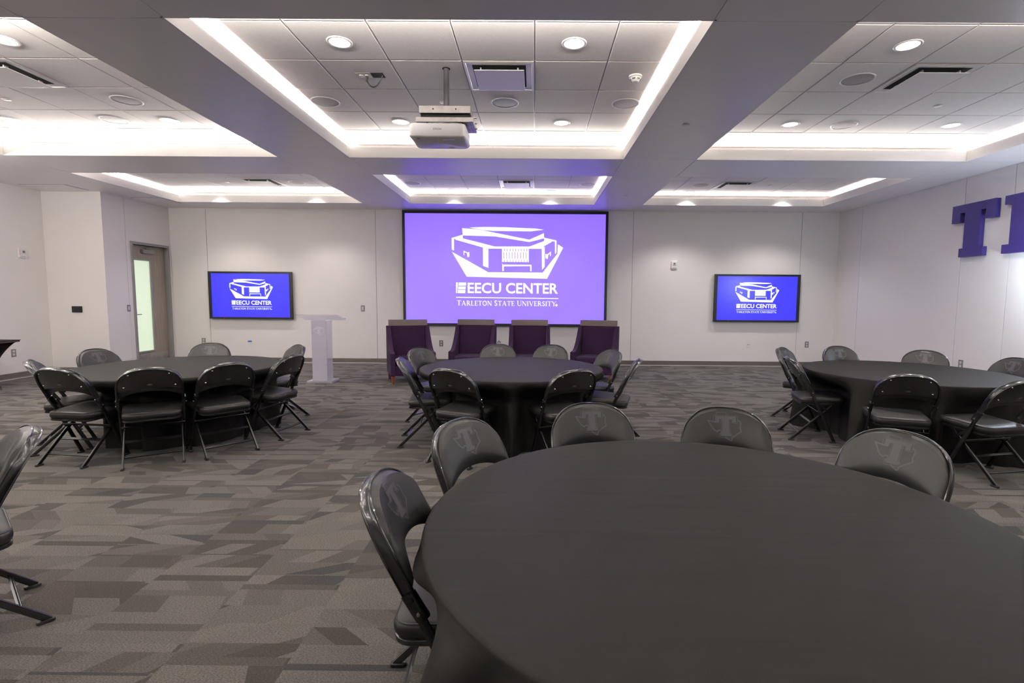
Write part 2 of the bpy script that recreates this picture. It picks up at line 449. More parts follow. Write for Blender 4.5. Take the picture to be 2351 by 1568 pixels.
# ------------------------------------------------------------------ ceiling: soffit panels, coves, tiles
def ceiling():
    xb = [XLL - 0.05] + [v for k in ('left', 'centre', 'right') for v in CXS[k]] + [XR + 0.05]
    yb = [YF - 0.05] + [v for k in ('front', 'near', 'far') for v in CYS[k]] + [YB + 0.05]
    bk = MB()
    root_parts = []
    for i in range(7):
        for j in range(7):
            if i % 2 == 1 and j % 2 == 1: continue
            t_ = 0.018
            gx = t_ if j % 2 == 1 else 0.0025
            gy = t_ if i % 2 == 1 else 0.0025
            root_parts.append((xb[i] + gx, xb[i+1] - gx, yb[j] + gy, yb[j+1] - gy))
            ix = 0.009 if j % 2 == 1 else 0.0
            iy = 0.009 if i % 2 == 1 else 0.0
            bk.box(xb[i] + ix, xb[i+1] - ix, yb[j] + iy, yb[j+1] - iy, ZS + 0.008, ZS + 0.03)
    for cx in CXS.values():
        for cy in CYS.values():
            x0, x1, y0, y1 = cx[0]-COVE, cx[1]+COVE, cy[0]-COVE, cy[1]+COVE
            t = 0.015
            for b in ((x0-t, x0, y0-t, y1+t), (x1, x1+t, y0-t, y1+t), (x0, x1, y0-t, y0), (x0, x1, y1, y1+t)):
                bk.box(*b, ZS + 0.03, ZT + 0.03)
            bk.box(x0, x1, y0, y1, ZT, ZT + 0.03)
    root = struct(bk.build('ceiling', M['grid'], fix=False))
    g = 0.0025
    for x0, x1, y0, y1 in root_parts:
        MB().box(x0, x1, y0, y1, ZS, ZS + 0.010).build('ceiling_panel', M['soffit'], root, fix=False)
    # lips
    for ck, cx in CXS.items():
        for rk, cy in CYS.items():
            t = 0.018
            x0, x1, y0, y1 = *cx, *cy
            for b in ((x0-t, x0, y0-t, y1+t), (x1, x1+t, y0-t, y1+t), (x0, x1, y0-t, y0), (x0, x1, y1, y1+t)):
                MB().box(*b, ZS, ZLIP).build('cove_lip', M['lip'], root, fix=False)
            # small clips of the light channel showing over the lip
            if rk != 'front':
                cl = MB(); n = 7
                for q in range(n):
                    px = x0 + (q + 0.5) * (x1 - x0) / n + (0.07 if q % 2 else -0.05)
                    for dx in (0, 0.085): cl.box(px + dx, px + dx + 0.022, y1 + t, y1 + t + 0.012, ZLIP - 0.01, ZLIP + 0.010)
                cl.build('cove_clip', M['galv'], root, fix=False)
    # tiles
    xo = {'left': -3.854, 'centre': -0.011, 'right': 2.569}
    yo = {'near': 4.506, 'far': 8.93, 'front': 4.506}
    cache = {}
    def tile_mesh(w_, d):
        key = (round(w_, 3), round(d, 3))
        if key in cache: return cache[key]
        a, b, c = w_/2, d/2, 0.006
        me = bpy.data.meshes.new('ceiling_tile')
        v = [(-a, -b, 0), (a, -b, 0), (a, b, 0), (-a, b, 0), (-a, -b, -0.004), (a, -b, -0.004), (a, b, -0.004), (-a, b, -0.004),
             (-a+c, -b+c, -0.009), (a-c, -b+c, -0.009), (a-c, b-c, -0.009), (-a+c, b-c, -0.009)]
        f = [(11, 10, 9, 8)]
        for r in (0, 4):
            for q in range(4): f.append((r + q, r + 4 + q, r + 4 + (q+1) % 4, r + (q+1) % 4))
        me.from_pydata(v, [], f); me.materials.append(M['tile'])
        cache[key] = me
        return me
    for ck, cx in CXS.items():
        for rk, cy in CYS.items():
            X0, X1, Y0, Y1 = cx[0]-COVE, cx[1]+COVE, cy[0]-COVE, cy[1]+COVE
            i0 = math.floor((X0 - xo[ck]) / TILE); i1 = math.ceil((X1 - xo[ck]) / TILE)
            j0 = math.floor((Y0 - yo[rk]) / TILE); j1 = math.ceil((Y1 - yo[rk]) / TILE)
            joined = MB()
            for i in range(i0, i1):
                for j in range(j0, j1):
                    x0 = max(X0, xo[ck] + i*TILE) + 0.004; x1 = min(X1, xo[ck] + (i+1)*TILE) - 0.004
                    y0 = max(Y0, yo[rk] + j*TILE) + 0.004; y1 = min(Y1, yo[rk] + (j+1)*TILE) - 0.004
                    if x1 - x0 < 0.02 or y1 - y0 < 0.02: continue
                    if rk == 'front':
                        joined.box(x0, x1, y0, y1, ZT - 0.009, ZT); continue
                    o = bpy.data.objects.new('ceiling_tile', tile_mesh(x1-x0, y1-y0))
                    COL.objects.link(o); o.parent = root
                    o.location = ((x0+x1)/2, (y0+y1)/2, ZT - 0.0003 - 0.0012 * random.random())
            if rk == 'front':
                o = joined.build('ceiling_tiles', M['tile'], root, fix=False); o['kind'] = 'stuff'
    # cove light strips (lamps), lying on the ledge behind each lip and shining up
    for ck, cx in CXS.items():
        for rk, cy in CYS.items():
            z = ZLIP - 0.003; q = 0.048; ti = math.radians(32)
            lx, ly = cx[1]-cx[0], cy[1]-cy[0]
            mx, my = (cx[0]+cx[1])/2, (cy[0]+cy[1])/2
            for loc, rot, sx, sy, ln, sd in (((cx[0]-q, my, z), (PI, -ti, 0), 0.02, ly, ly, 'l'), ((cx[1]+q, my, z), (PI, ti, 0), 0.02, ly, ly, 'r'), ((mx, cy[0]-q, z), (PI - ti, 0, 0), lx, 0.02, lx, 'f'), ((mx, cy[1]+q, z), (PI + ti, 0, 0), lx, 0.02, lx, 'b')):
                area('cove_strip_lamp', loc, rot, sx, sy, COVE_W * ln * COVE_K[ck] * ROW_K[rk] * (1.0 if ck != 'right' or sd == 'b' else 0.5), COVE_COL)
    return root
ceil_root = ceiling()
# two flush access panels in the left soffit
for x0, x1, y0, y1, which in ((-8.38, -7.62, 8.52, 8.95, 'in front of the wall recess'), (-7.40, -6.85, 9.62, 10.15, 'over the wooden door')):
    t = thing('ceiling_access_panel', 'flush white access panel in the ceiling ' + which, 'access panel', ((x0+x1)/2, (y0+y1)/2, ZS))
    a, b = (x1-x0)/2, (y1-y0)/2
    MB().box(-a, a, -b, b, -0.006, -0.001).build('panel_face', M['soffit'], t)
    MB().box(-a-0.006, a+0.006, -b-0.006, b+0.006, -0.002, 0.0).build('panel_edge', M['joint'], t)

# ------------------------------------------------------------------ ceiling fixtures
ROWN = {'near': 'front', 'far': 'back', 'front': 'rear'}
ZF = ZT - 0.0095
def lathe_obj(name, prof, mat, parent, n=36): return MB().lathe(prof, n=n).build(name, mat, parent, smooth=True)
def make_down():
    t = thing('downlight', '', 'downlight')
    lathe_obj('trim_ring', [(0.075, 0.0), (0.098, 0.0), (0.098, -0.003), (0.092, -0.007), (0.080, -0.006), (0.076, -0.002), (0.075, 0.0)], M['whitemetal'], t)
    lathe_obj('lens', [(0.0, -0.0035), (0.0775, -0.0035), (0.0775, 0.0), (0.0, 0.0)], M['lens'], t)
    return t
downs = []
for ck, xs in (('left', (-5.99, -4.16)), ('centre', (-1.532, 0.296)), ('right', (2.885, 4.70))):
    for rk, ys in (('near', (4.2, 6.045)), ('far', (9.845,)), ('front', (0.0, 1.8))):
        for x in xs:
            for y in ys:
                side = 'left' if x == xs[0] else 'right'
                pos = side if rk == 'far' else ('front ' if y == ys[0] else 'back ') + side
                if rk != 'front':
                    lab = 'round recessed downlight at %s of the %s %s ceiling bay' % (pos, ROWN[rk], ck)
                    downs.append((x, y, lab))
                sp = bpy.data.lights.new('downlight_lamp', 'SPOT'); sp.energy = DOWN_W * DOWN_K[ck] * {'front': 0.45, 'near': 1.0, 'far': 1.5}[rk]; sp.color = DOWN_COL
                sp.spot_size = math.radians({'front': 172, 'near': 166, 'far': 112}[rk]); sp.spot_blend = 0.35 if rk == 'front' else 0.9; sp.shadow_soft_size = 0.06
                so = bpy.data.objects.new('downlight_lamp', sp); COL.objects.link(so); so.location = (x, y, ZT - 0.022)
for x, y, lab in ((-7.2, 4.3, 'added round downlight brightening the left wall, out of frame, nearer'), (-7.2, 6.0, 'added round downlight brightening the left wall, out of frame, farther')):
    downs.append((x, y, lab))  # invented pair of soffit downlights, added to brighten the left wall
    sp = bpy.data.lights.new('downlight_lamp', 'POINT'); sp.energy = 46; sp.color = DOWN_COL
    sp.shadow_soft_size = 0.06
    so = bpy.data.objects.new('downlight_lamp', sp); COL.objects.link(so); so.location = (x, y, ZS - 0.09)
dt = make_down()
for i, (x, y, lab) in enumerate(downs):
    zf = ZS if x < -7 else ZF
    if i == 0: dt.location = (x, y, ZF); dt['label'] = lab; dt['group'] = 'recessed downlights'
    else: dup(dt, (x, y, zf), 0, lab, 'recessed downlights')
def make_speaker():
    t = thing('ceiling_speaker', '', 'speaker')
    lathe_obj('bezel', [(0.128, 0), (0.142, 0), (0.142, -0.003), (0.138, -0.0055), (0.131, -0.005), (0.128, -0.003)], M['whitemetal'], t, 48)
    lathe_obj('grille', [(0.0, -0.004), (0.05, -0.004), (0.11, -0.0032), (0.1305, -0.002), (0.1305, 0)], M['greymesh'], t, 48)
    return t
sps = [(-2.147, 5.447, 'left of the front centre ceiling bay'), (-0.314, 5.447, 'behind the projector in the front centre ceiling bay'), (0.915, 5.447, 'right of the front centre ceiling bay'),
       (-2.147, 9.233, 'left of the back centre ceiling bay'), (0.915, 9.233, 'right of the back centre ceiling bay'),
       (-4.18, 5.445, 'of the front left ceiling bay, nearer the camera'), (-4.79, 6.04, 'of the front left ceiling bay, farther from the camera'), (-4.18, 9.24, 'of the back left ceiling bay'),
       (2.889, 4.835, 'of the front right ceiling bay, beside the air diffuser'), (3.50, 6.06, 'of the front right ceiling bay, between two downlights'), (2.90, 9.24, 'of the back right ceiling bay')]
st = make_speaker()
for i, (x, y, lab) in enumerate(sps):
    lab = 'round grey ceiling speaker ' + lab
    if i == 0: st.location = (x, y, ZF); st['label'] = lab; st['group'] = 'ceiling speakers'
    else: dup(st, (x, y, ZF), 0, lab, 'ceiling speakers')
def make_diff():
    t = thing('air_diffuser', '', 'air vent')
    a = 0.300
    mb = MB()
    # stepped cone from the tile edge up to the throat, then dark throat
    rings = [(a, -0.012), (a - 0.018, -0.013), (a - 0.022, -0.007), (a - 0.065, -0.0045), (a - 0.07, -0.0045)]
    for r, z in rings: mb.v += [(-r, -r, z), (r, -r, z), (r, r, z), (-r, r, z)]
    for k in range(len(rings) - 1):
        for q in range(4): mb.f.append((k*4 + q, k*4 + (q+1) % 4, k*4 + 4 + (q+1) % 4, k*4 + 4 + q))
    mb.build('frame', M['whitemetal'], t, smooth=False)
    MB().box(-0.232, 0.232, -0.232, 0.232, -0.004, -0.001).build('throat', M['dark'], t)
    MB().box(-0.215, 0.215, -0.215, 0.215, -0.042, -0.036).build('plaque', M['whitemetal'], t, bevel=0.002)
    for sx in (-1, 1):
        for sy in (-1, 1): MB().box(sx*0.16-0.006, sx*0.16+0.006, sy*0.16-0.02, sy*0.16+0.02, -0.037, -0.003).build('bracket', M['galv'], t)
    return t
difs = [(-0.316, 4.811, 'beside the projector pipe in the front centre ceiling bay'), (-0.316, 9.235, 'in the back centre ceiling bay'), (-4.769, 4.811, 'in the front left ceiling bay'),
        (-4.769, 9.235, 'in the back left ceiling bay'), (3.484, 4.811, 'in the front right ceiling bay'), (3.484, 9.235, 'in the back right ceiling bay')]
df = make_diff()
for i, (x, y, lab) in enumerate(difs):
    lab = 'square white plaque air diffuser ' + lab
    if i == 0: df.location = (x, y, ZF + 0.002); df['label'] = lab; df['group'] = 'square air diffusers'
    else: dup(df, (x, y, ZF + 0.002), 0, lab, 'square air diffusers')
def make_spr():
    t = thing('sprinkler_cover', '', 'sprinkler')
    lathe_obj('cover_plate', [(0, -0.008), (0.034, -0.008), (0.037, -0.006), (0.037, -0.004), (0, -0.004)], M['white'], t, 24)
    lathe_obj('collar', [(0.026, -0.004), (0.026, 0.0)], M['galv'], t, 24)
    return t
sprs = [(-0.94, 5.43, ZF, 'behind the projector pipe'), (-0.92, 9.23, ZF, 'in the back centre ceiling bay'), (-5.4, 5.43, ZF, 'in the front left ceiling bay'), (-5.4, 9.23, ZF, 'in the back left ceiling bay'),
        (4.09, 5.45, ZF, 'in the front right ceiling bay'), (4.10, 9.235, ZF, 'in the back right ceiling bay'), (1.527, 5.413, ZS, 'on the soffit between front centre and right bays'), (1.571, 9.105, ZS, 'on the soffit between back centre and right bays')]
sr = make_spr()
for i, (x, y, z, lab) in enumerate(sprs):
    lab = 'small round concealed sprinkler cover ' + lab
    if i == 0: sr.location = (x, y, z); sr['label'] = lab; sr['group'] = 'sprinkler covers'
    else: dup(sr, (x, y, z), 0, lab, 'sprinkler covers')
# smoke detector
t = thing('smoke_detector', 'white domed smoke detector in the front centre ceiling bay', 'smoke detector', (0.887, 4.79, ZF))
lathe_obj('base', [(0, 0), (0.058, 0), (0.058, -0.012), (0.050, -0.018), (0, -0.018)], M['white'], t)
lathe_obj('dome', [(0.048, -0.018), (0.046, -0.030), (0.034, -0.042), (0.030, -0.042)], M['white'], t)
lathe_obj('sensor_ring', [(0.030, -0.042), (0.030, -0.050), (0.022, -0.056), (0, -0.057)], M['white'], t)
for k in range(6):
    a = k * PI / 3
    o = MB().box(-0.012, 0.012, -0.002, 0.002, -0.006, 0.006).build('slot', M['cable'], t)
    o.location = (0.0435 * math.cos(a), 0.0435 * math.sin(a), -0.031); o.rotation_euler = (0, 0, a + PI/2)
# ceiling power box with a looped cord
t = thing('ceiling_power_box', 'recessed ceiling power and cable box left of the projector', 'power outlet', (-1.48, 4.805, ZF))
MB().box(-0.125, 0.005, -0.05, 0.05, -0.003, 0).build('cover_plate', M['galv'], t)
MB().box(0.010, 0.120, -0.05, 0.05, -0.0025, 0).build('open_box', M['dark'], t)
for x in (-0.085, -0.037): lathe_o = MB().lathe([(0, -0.008), (0.017, -0.008), (0.018, -0.003), (0, -0.003)], (x, 0, 0), 20).build('socket', M['sock'], t, smooth=True)
MB().lathe([(0, -0.055), (0.010, -0.055), (0.014, -0.03), (0.014, -0.008), (0, -0.008)], (-0.037, 0, 0), 16).build('plug', M['cable'], t, smooth=True)
pts = []
for k in range(25):
    s = k / 24
    x = -0.037 + 0.142 * s
    z = -0.05 - 0.075 * math.sin(PI * min(1, s * 1.0)) ** 0.8 + 0.048 * s
    pts.append((x, 0.0, z))
MB().tube(pts, circ(0.006, 8)).build('cord', M['cable'], t, smooth=True)

# ------------------------------------------------------------------ text helpers
def text_mesh(txt, size, offset=0.0):
    cu = bpy.data.curves.new('txt', 'FONT'); cu.body = txt; cu.size = size; cu.offset = offset; cu.resolution_u = 3
    ob = bpy.data.objects.new('txt', cu); COL.objects.link(ob)
    dg = bpy.context.evaluated_depsgraph_get(); dg.update()
    me = bpy.data.meshes.new_from_object(ob.evaluated_get(dg))
    vs = [tuple(v.co) for v in me.vertices]; fs = [tuple(p.vertices) for p in me.polygons]
    bpy.data.objects.remove(ob); bpy.data.curves.remove(cu); bpy.data.meshes.remove(me)
    x0 = min(v[0] for v in vs); x1 = max(v[0] for v in vs); y0 = min(v[1] for v in vs); y1 = max(v[1] for v in vs)
    return [((v[0]-x0)/(x1-x0), (v[1]-y0)/(y1-y0)) for v in vs], fs, (x1-x0)/(y1-y0)
def poly_mesh(polys):
    """list of 2D polygons -> triangulated verts/faces"""
    bm = bmesh.new()
    for p in polys:
        vs = [bm.verts.new((q[0], q[1], 0)) for q in p]
        f = bm.faces.new(vs)
    bm.normal_update()
    bmesh.ops.triangulate(bm, faces=bm.faces[:], quad_method='BEAUTY', ngon_method='EAR_CLIP')
    bm.verts.index_update()
    v = [(a.co.x, a.co.y) for a in bm.verts]; f = [tuple(a.index for a in q.verts) for q in bm.faces]
    bm.free()
    return v, f
def stroke(pts, wd):
    """polyline -> list of quads (joined at mitres)"""
    P = [Vector(p) for p in pts]; n = len(P); L = []; R = []
    for i in range(n):
        d0 = (P[i] - P[i-1]).normalized() if i else (P[1] - P[0]).normalized()
        d1 = (P[i+1] - P[i]).normalized() if i < n-1 else d0
        t = (d0 + d1)
        t = t.normalized() if t.length > 1e-6 else d0
        nr = Vector((-t.y, t.x)); k = wd / 2 / max(0.45, nr.dot(Vector((-d0.y, d0.x))))
        L.append(P[i] + nr*k); R.append(P[i] - nr*k)
    return [[tuple(R[i]), tuple(R[i+1]), tuple(L[i+1]), tuple(L[i])] for i in range(n-1)]
def arc(cx, cy, rx, ry, a0, a1, n=14): return [(cx + rx*math.cos(math.radians(a0 + (a1-a0)*i/n)), cy + ry*math.sin(math.radians(a0 + (a1-a0)*i/n))) for i in range(n+1)]
def R_(x0, x1, y0, y1): return [(x0, y0), (x1, y0), (x1, y1), (x0, y1)]
def serif_glyph(ch):
    s, th, w_ = 0.07, 0.07, 0.17      # serif thickness, thin stroke, stem
    def stem(x): return [R_(x, x+w_, 0, 1), R_(x-0.09, x+w_+0.09, 0, s*0.8), R_(x-0.09, x+w_+0.09, 1-s*0.8, 1)]
    if ch == 'I': return stem(0.09), 0.36
    if ch == 'T': return [R_(0.34, 0.51, 0, 1), R_(0.25, 0.60, 0, s*0.8), R_(0.0, 0.85, 1-s, 1), R_(0, 0.05, 0.78, 1), R_(0.80, 0.85, 0.78, 1)], 0.85
    if ch == 'L': return stem(0.09) + [R_(0.2, 0.68, 0, s), R_(0.63, 0.68, 0, 0.25)], 0.70
    if ch == 'E': return stem(0.09) + [R_(0.2, 0.70, 0, s), R_(0.65, 0.70, 0, 0.24), R_(0.2, 0.66, 1-s, 1), R_(0.61, 0.66, 0.78, 1), R_(0.2, 0.52, 0.48, 0.48+s), R_(0.48, 0.53, 0.40, 0.64)], 0.72
    if ch == 'A': return stroke([(0.10, 0), (0.46, 1)], th) + stroke([(0.46, 1.0), (0.84, 0)], w_) + [R_(0.26, 0.70, 0.30, 0.30+s), R_(0, 0.24, 0, s*0.8), R_(0.66, 1.0, 0, s*0.8)], 1.0
    if ch == 'V': return stroke([(0.14, 1), (0.52, 0)], w_) + stroke([(0.52, 0.0), (0.86, 1)], th) + [R_(0, 0.30, 1-s*0.8, 1), R_(0.74, 1.0, 1-s*0.8, 1)], 1.0
    if ch == 'N': return [R_(0.09, 0.16, 0, 1), R_(0, 0.26, 0, s*0.8), R_(0, 0.2, 1-s*0.8, 1), R_(0.84, 0.91, 0, 1), R_(0.74, 1.0, 1-s*0.8, 1)] + stroke([(0.14, 1), (0.88, 0)], w_), 1.0
    if ch == 'U': return [R_(0.09, 0.09+w_, 0.3, 1), R_(0, 0.35, 1-s*0.8, 1), R_(0.78, 0.78+th, 0.3, 1), R_(0.68, 0.95, 1-s*0.8, 1)] + stroke(arc(0.49, 0.32, 0.33, 0.28, 180, 360), 0.10), 0.95
    if ch == 'O': return stroke(arc(0.5, 0.5, 0.41, 0.46, 0, 360, 28), 0.15), 1.0
    if ch == 'Y': return [R_(0.40, 0.57, 0, 0.45), R_(0.31, 0.66, 0, s*0.8), R_(0, 0.30, 1-s*0.8, 1), R_(0.70, 0.97, 1-s*0.8, 1)] + stroke([(0.14, 1), (0.50, 0.42)], w_) + stroke([(0.84, 1), (0.50, 0.42)], th), 0.97
    if ch == 'R': return stem(0.09) + stroke([(0.2, 0.96)] + arc(0.42, 0.74, 0.22, 0.22, 90, -90, 10) + [(0.2, 0.51)], 0.11) + stroke([(0.42, 0.52), (0.84, 0.0)], w_), 0.92
    if ch == 'S': return stroke(arc(0.33, 0.74, 0.22, 0.21, 20, 250, 12)[:-1] + arc(0.31, 0.26, 0.24, 0.22, 75, -160, 12), 0.14), 0.66
    return [], 0.35
def serif_text(txt, small=0.80):
    polys = []; x = 0; first = True
    for ch in txt:
        if ch == ' ': x += 0.42; first = True; continue
        g, adv = serif_glyph(ch)
        k = 1.0 if first else small
        for p in g: polys.append([(x + q[0]*k, q[1]*k) for q in p])
        x += (adv + 0.10) * k; first = False
    W_ = x - 0.1
    return [[(q[0]/W_, q[1]) for q in p] for p in polys]

# logo of the slide, in units of the photographed picture on the screen; origin top left of its own frame
def slide_logo():
    P = []
    P.append([(530, 188), (780, 178), (1100, 180), (1600, 198), (1738, 216), (1525, 243), (930, 241), (750, 228)])
    P.append([(415, 200), (630, 213), (760, 233), (1500, 375), (1738, 270), (1738, 352), (1500, 413), (950, 328), (428, 315)])
    P.append([(245, 357), (425, 302), (428, 362), (945, 487), (1505, 483), (1740, 395), (1740, 340), (1940, 385), (1940, 585), (1918, 600), (1914, 403), (1862, 398), (1862, 410), (1725, 485), (1752, 490), (1752, 808), (1710, 855), (1702, 520), (840, 522), (842, 830), (752, 797), (752, 505), (305, 383), (303, 370), (285, 372), (285, 556), (248, 540)])
    P.append([(1062, 740), (1072, 775), (1540, 775), (1540, 880), (1520, 880), (1518, 796), (1092, 804), (1090, 878), (1066, 878)])
    P.append([(438, 556), (500, 585), (532, 580), (532, 655), (505, 660), (497, 655), (495, 600), (452, 580), (452, 632), (438, 625)])
    P.append([(1763, 600), (1795, 605), (1852, 560), (1852, 632), (1838, 637), (1838, 590), (1808, 620), (1805, 675), (1790, 680), (1765, 668)])
    P.append([(248, 575), (838, 898), (1722, 898), (1957, 595), (1962, 445), (2050, 500), (1793, 998), (487, 973)])
    # grille
    def row(y0, y1, xs0, step, wd, n):
        x = 1060
        for k in range(n):
            s0 = xs0 + step*k
            P.append(R_(x, s0, y0, y1)); x = s0 + wd
        P.append(R_(x, 1495, y0, y1))
    row(518, 562, 1096, 45.3, 10, 9)
    P.append(R_(1060, 1495, 562, 577))
    row(577, 680, 1085, 45.3, 9, 9)
    P.append(R_(1060, 1495, 680, 695))
    row(695, 733, 1097, 46, 8, 9)
    # mark
    P.append([(313, 1067), (345, 1067), (330, 1240), (313, 1240)])
    P.append([(357, 1067), (480, 1067), (476, 1118), (350, 1120)])
    P.append([(348, 1132), (474, 1130), (468, 1176), (345, 1177)])
    P.append([(343, 1187), (467, 1185), (462, 1240), (340, 1240)])
    P.append([(313, 1301), (1983, 1309), (1983, 1322), (313, 1315)])
    for p in serif_text('TARLETON STATE UNIVERSITY', 0.92):
        P.append([(328 + q[0]*1617, 1439 - q[1]*84) for q in p])
    P += stroke(arc(1952, 1423, 15, 15, 0, 360, 16), 8)
    P.append(R_(1946, 1958, 1414, 1431))
    v, f = poly_mesh(P)
    for txt, x0, x1 in (('EECU', 503, 1048), ('CENTER', 1125, 1975)):
        tv, tf, _ = text_mesh(txt, 1.0, 0.022)
        k = len(v)
        v += [(x0 + q[0]*(x1-x0), 1240 - q[1]*172) for q in tv]
        f += [tuple(a + k for a in q) for q in tf]
    return v, f
LOGO_V, LOGO_F = slide_logo()
def add_logo(name, parent, mat, fx, fz, y):
    mb = MB(); mb.v = [(fx(p[0]), y, fz(p[1])) for p in LOGO_V]; mb.f = list(LOGO_F)
    return mb.build(name, mat, parent, fix=False)

# ------------------------------------------------------------------ projection screen
SX0, SX1, SZ0, SZ1 = -2.700, 1.497, 0.805, 3.150
SY = YB - 0.05
t = thing('projection_screen', 'large wall projection screen showing a violet arena slide', 'projection screen', ((SX0+SX1)/2, SY, SZ0))
hx = (SX1-SX0)/2; hz = SZ1 - SZ0; bw = 0.052
for nm, b in (('frame_side', (-hx, -hx+bw, 0, hz)), ('frame_side', (hx-bw, hx, 0, hz)), ('frame_top', (-hx+bw, hx-bw, hz-0.06, hz)), ('frame_bottom', (-hx+bw, hx-bw, 0, 0.05))):
    MB().box(b[0], b[1], -0.022, 0.048, b[2], b[3]).build(nm, M['blackframe'], t, bevel=0.004)
pic = MB().box(-hx+bw, hx-bw, -0.004, 0.02, 0.05, hz-0.06).build('picture', M['screen'], t)
pic['label'] = 'violet projected slide with white arena drawing'
MPX = SY / F_PX
k_ = 320/2281 * MPX
# logo centre of the big screen: picture pixel (1000 + 0.1403 u, 500 + 0.1403 v)
LCX, LCZ = (1160.7 - 1221.0) * MPX, 0
def big_fx(u): return (1000 + 0.14029*u - 1222.5) * MPX - (SX0+SX1)/2
def big_fz(v): return 1.417 + (680.5 - (500 + 0.14029*v)) * MPX * 1.0037 - SZ0
add_logo('slide_logo', pic, M['logo'], big_fx, big_fz, -0.006)

# ------------------------------------------------------------------ televisions
def tv(x0, x1, z0, z1, label, lx, lz):
    y = YB - 0.002
    t = thing('wall_television', label, 'television', ((x0+x1)/2, y, z0), group='wall televisions')
    w2, h = (x1-x0)/2, z1-z0
    b = 0.060
    for nm, q in (('bezel', (-w2, -w2+b, 0, h)), ('bezel', (w2-b, w2, 0, h)), ('bezel', (-w2+b, w2-b, h-0.040, h)), ('bezel', (-w2+b, w2-b, 0, 0.036))):
        MB().box(q[0], q[1], -0.075, -0.03, q[2], q[3]).build(nm, M['black'], t, bevel=0.003)
    MB().box(-w2+0.02, w2-0.02, -0.05, 0.0, 0.02, h-0.02).build('back_case', M['black'], t)
    p = MB().box(-w2+b-0.004, w2-b+0.004, -0.066, -0.052, 0.032, h-0.036).build('picture', M['tv'], t)
    p['label'] = 'bright blue slide with white arena drawing'
    s = (100.0 / 254.0) * 0.14029 * MPX
    add_logo('slide_logo', p, M['logotv'], lambda u: (u - 1147) * s + lx, lambda v: lz + (808 - v) * s, -0.068)
    MB().box(-w2+0.30, -w2+0.315, -0.0765, -0.074, 0.014, 0.020).build('standby_light', M['redled'], t)
    return t
tv(-6.715, -4.985, 0.912, 1.885, 'wall television left of the lectern showing a blue arena slide', 0.02, 0.508)
tv(3.700, 5.455, 0.930, 1.905, 'wall television by the right corner showing a blue arena slide', 0.0, 0.500)

# ------------------------------------------------------------------ projector on its ceiling mount
t = thing('projector_mount', 'dark pipe and steel bracket hanging the projector from ceiling', 'ceiling mount', (-0.779, 4.663, ZF))
lathe_obj('ceiling_ring', [(0, 0), (0.034, 0), (0.034, -0.004), (0, -0.004)], M['dark'], t, 24)
lathe_obj('pipe', [(0, -0.002), (0.024, -0.002), (0.024, -0.343), (0, -0.343)], M['pipe'], t, 24)
o = MB().box(-0.22, 0.22, -0.09, 0.09, -0.403, -0.341).build('upper_bracket', M['galv'], t, bevel=0.003)
for x in (-0.10, 0.095): MB().lathe([(0, 0), (0.006, 0), (0.006, 0.004), (0, 0.004)], (0, 0, 0), 12).build('bolt_hole', M['dark'], o).matrix_local = Matrix.Translation((x, -0.0905, -0.370)) @ Matrix.Rotation(PI/2, 4, 'X')
MB().box(-0.21, 0.21, -0.07, 0.09, -0.443, -0.404).build('inner_gap', M['dark'], t)
tr = MB().box(-0.245, 0.245, -0.11, -0.095, -0.483, -0.443).box(-0.245, -0.235, -0.095, 0.20, -0.483, -0.458).box(0.235, 0.245, -0.095, 0.20, -0.483, -0.458).build('tray_rail', M['galv'], t, bevel=0.002)
MB().box(-0.235, -0.165, -0.09, 0.20, -0.482, -0.476).build('tray_plate', M['galv'], t)
pl = MB().box(0.165, 0.235, -0.09, 0.20, -0.482, -0.476).build('tray_plate', M['galv'], t)
hs = MB()
for r in range(8):
    for c in range(2): hs.lathe([(0, 0), (0.004, 0), (0.004, -0.001), (0, -0.001)], (0.183 + c*0.034, -0.07 + r*0.034, -0.4815), 8)
hs.build('hole_row', M['dark'], pl)['kind'] = 'stuff'
MB().box(-0.16, 0.16, -0.08, 0.15, -0.498, -0.458).build('junction_box', M['black'], t, bevel=0.004)
for q in range(3):
    pp = [(-0.16 + 0.03*q + 0.022*i, -0.105 + 0.004*q, -0.499 + 0.018 * math.sin(PI * i / 12) ** (0.7 + 0.3*q)) for i in range(13)]
    MB().tube(pp, circ(0.0028, 6)).build('wire', M['clearwire'], t, smooth=True)
for z in (-0.418, -0.453, -0.488):
    MB().lathe([(0, 0), (0.008, 0), (0.008, 0.022), (0, 0.022)], (0, 0, 0), 10).build('bolt', M['silver'], t).matrix_local = Matrix.Translation((0.243, -0.02 - (z+0.418), z)) @ Matrix.Rotation(PI/2, 4, 'Y')
t = thing('projector', 'white ceiling projector with grey lettering under the steel bracket', 'projector', (-0.836, 4.68, 2.757))
body = rrect(0.480, 0.365, 0.045, 6)
mb = MB()
for z, s in ((0.0, 0.93), (0.006, 0.97), (0.016, 1.0), (0.105, 1.0), (0.113, 0.985), (0.116, 0.96)):
    mb.v += [(p[0]*(s if s < 1 else 1), p[1]*s, z) for p in body]
k = len(body)
for r in range(5):
    for q in range(k): mb.f.append((r*k + q, r*k + (q+1) % k, (r+1)*k + (q+1) % k, (r+1)*k + q))
mb.f.append(tuple(reversed(range(k)))); mb.f.append(tuple(range(5*k, 6*k)))
pb = mb.build('body', M['projector'], t, smooth=True)
tvv, tff, ar = text_mesh('EPSON', 1.0, 0.0)
mb = MB(); mb.v = [(-0.028 + p[0]*0.066, -0.1832, 0.058 + p[1]*0.017) for p in tvv]; mb.f = tff
mb.build('lettering', M['greytext'], pb, fix=False)
MB().box(-0.175, -0.150, -0.15, -0.135, -0.002, 0.004).build('foot_latch', M['black'], pb)
MB().box(0.04, 0.14, -0.12, -0.10, -0.0015, 0.002).build('rating_label', M['whitemetal'], pb)
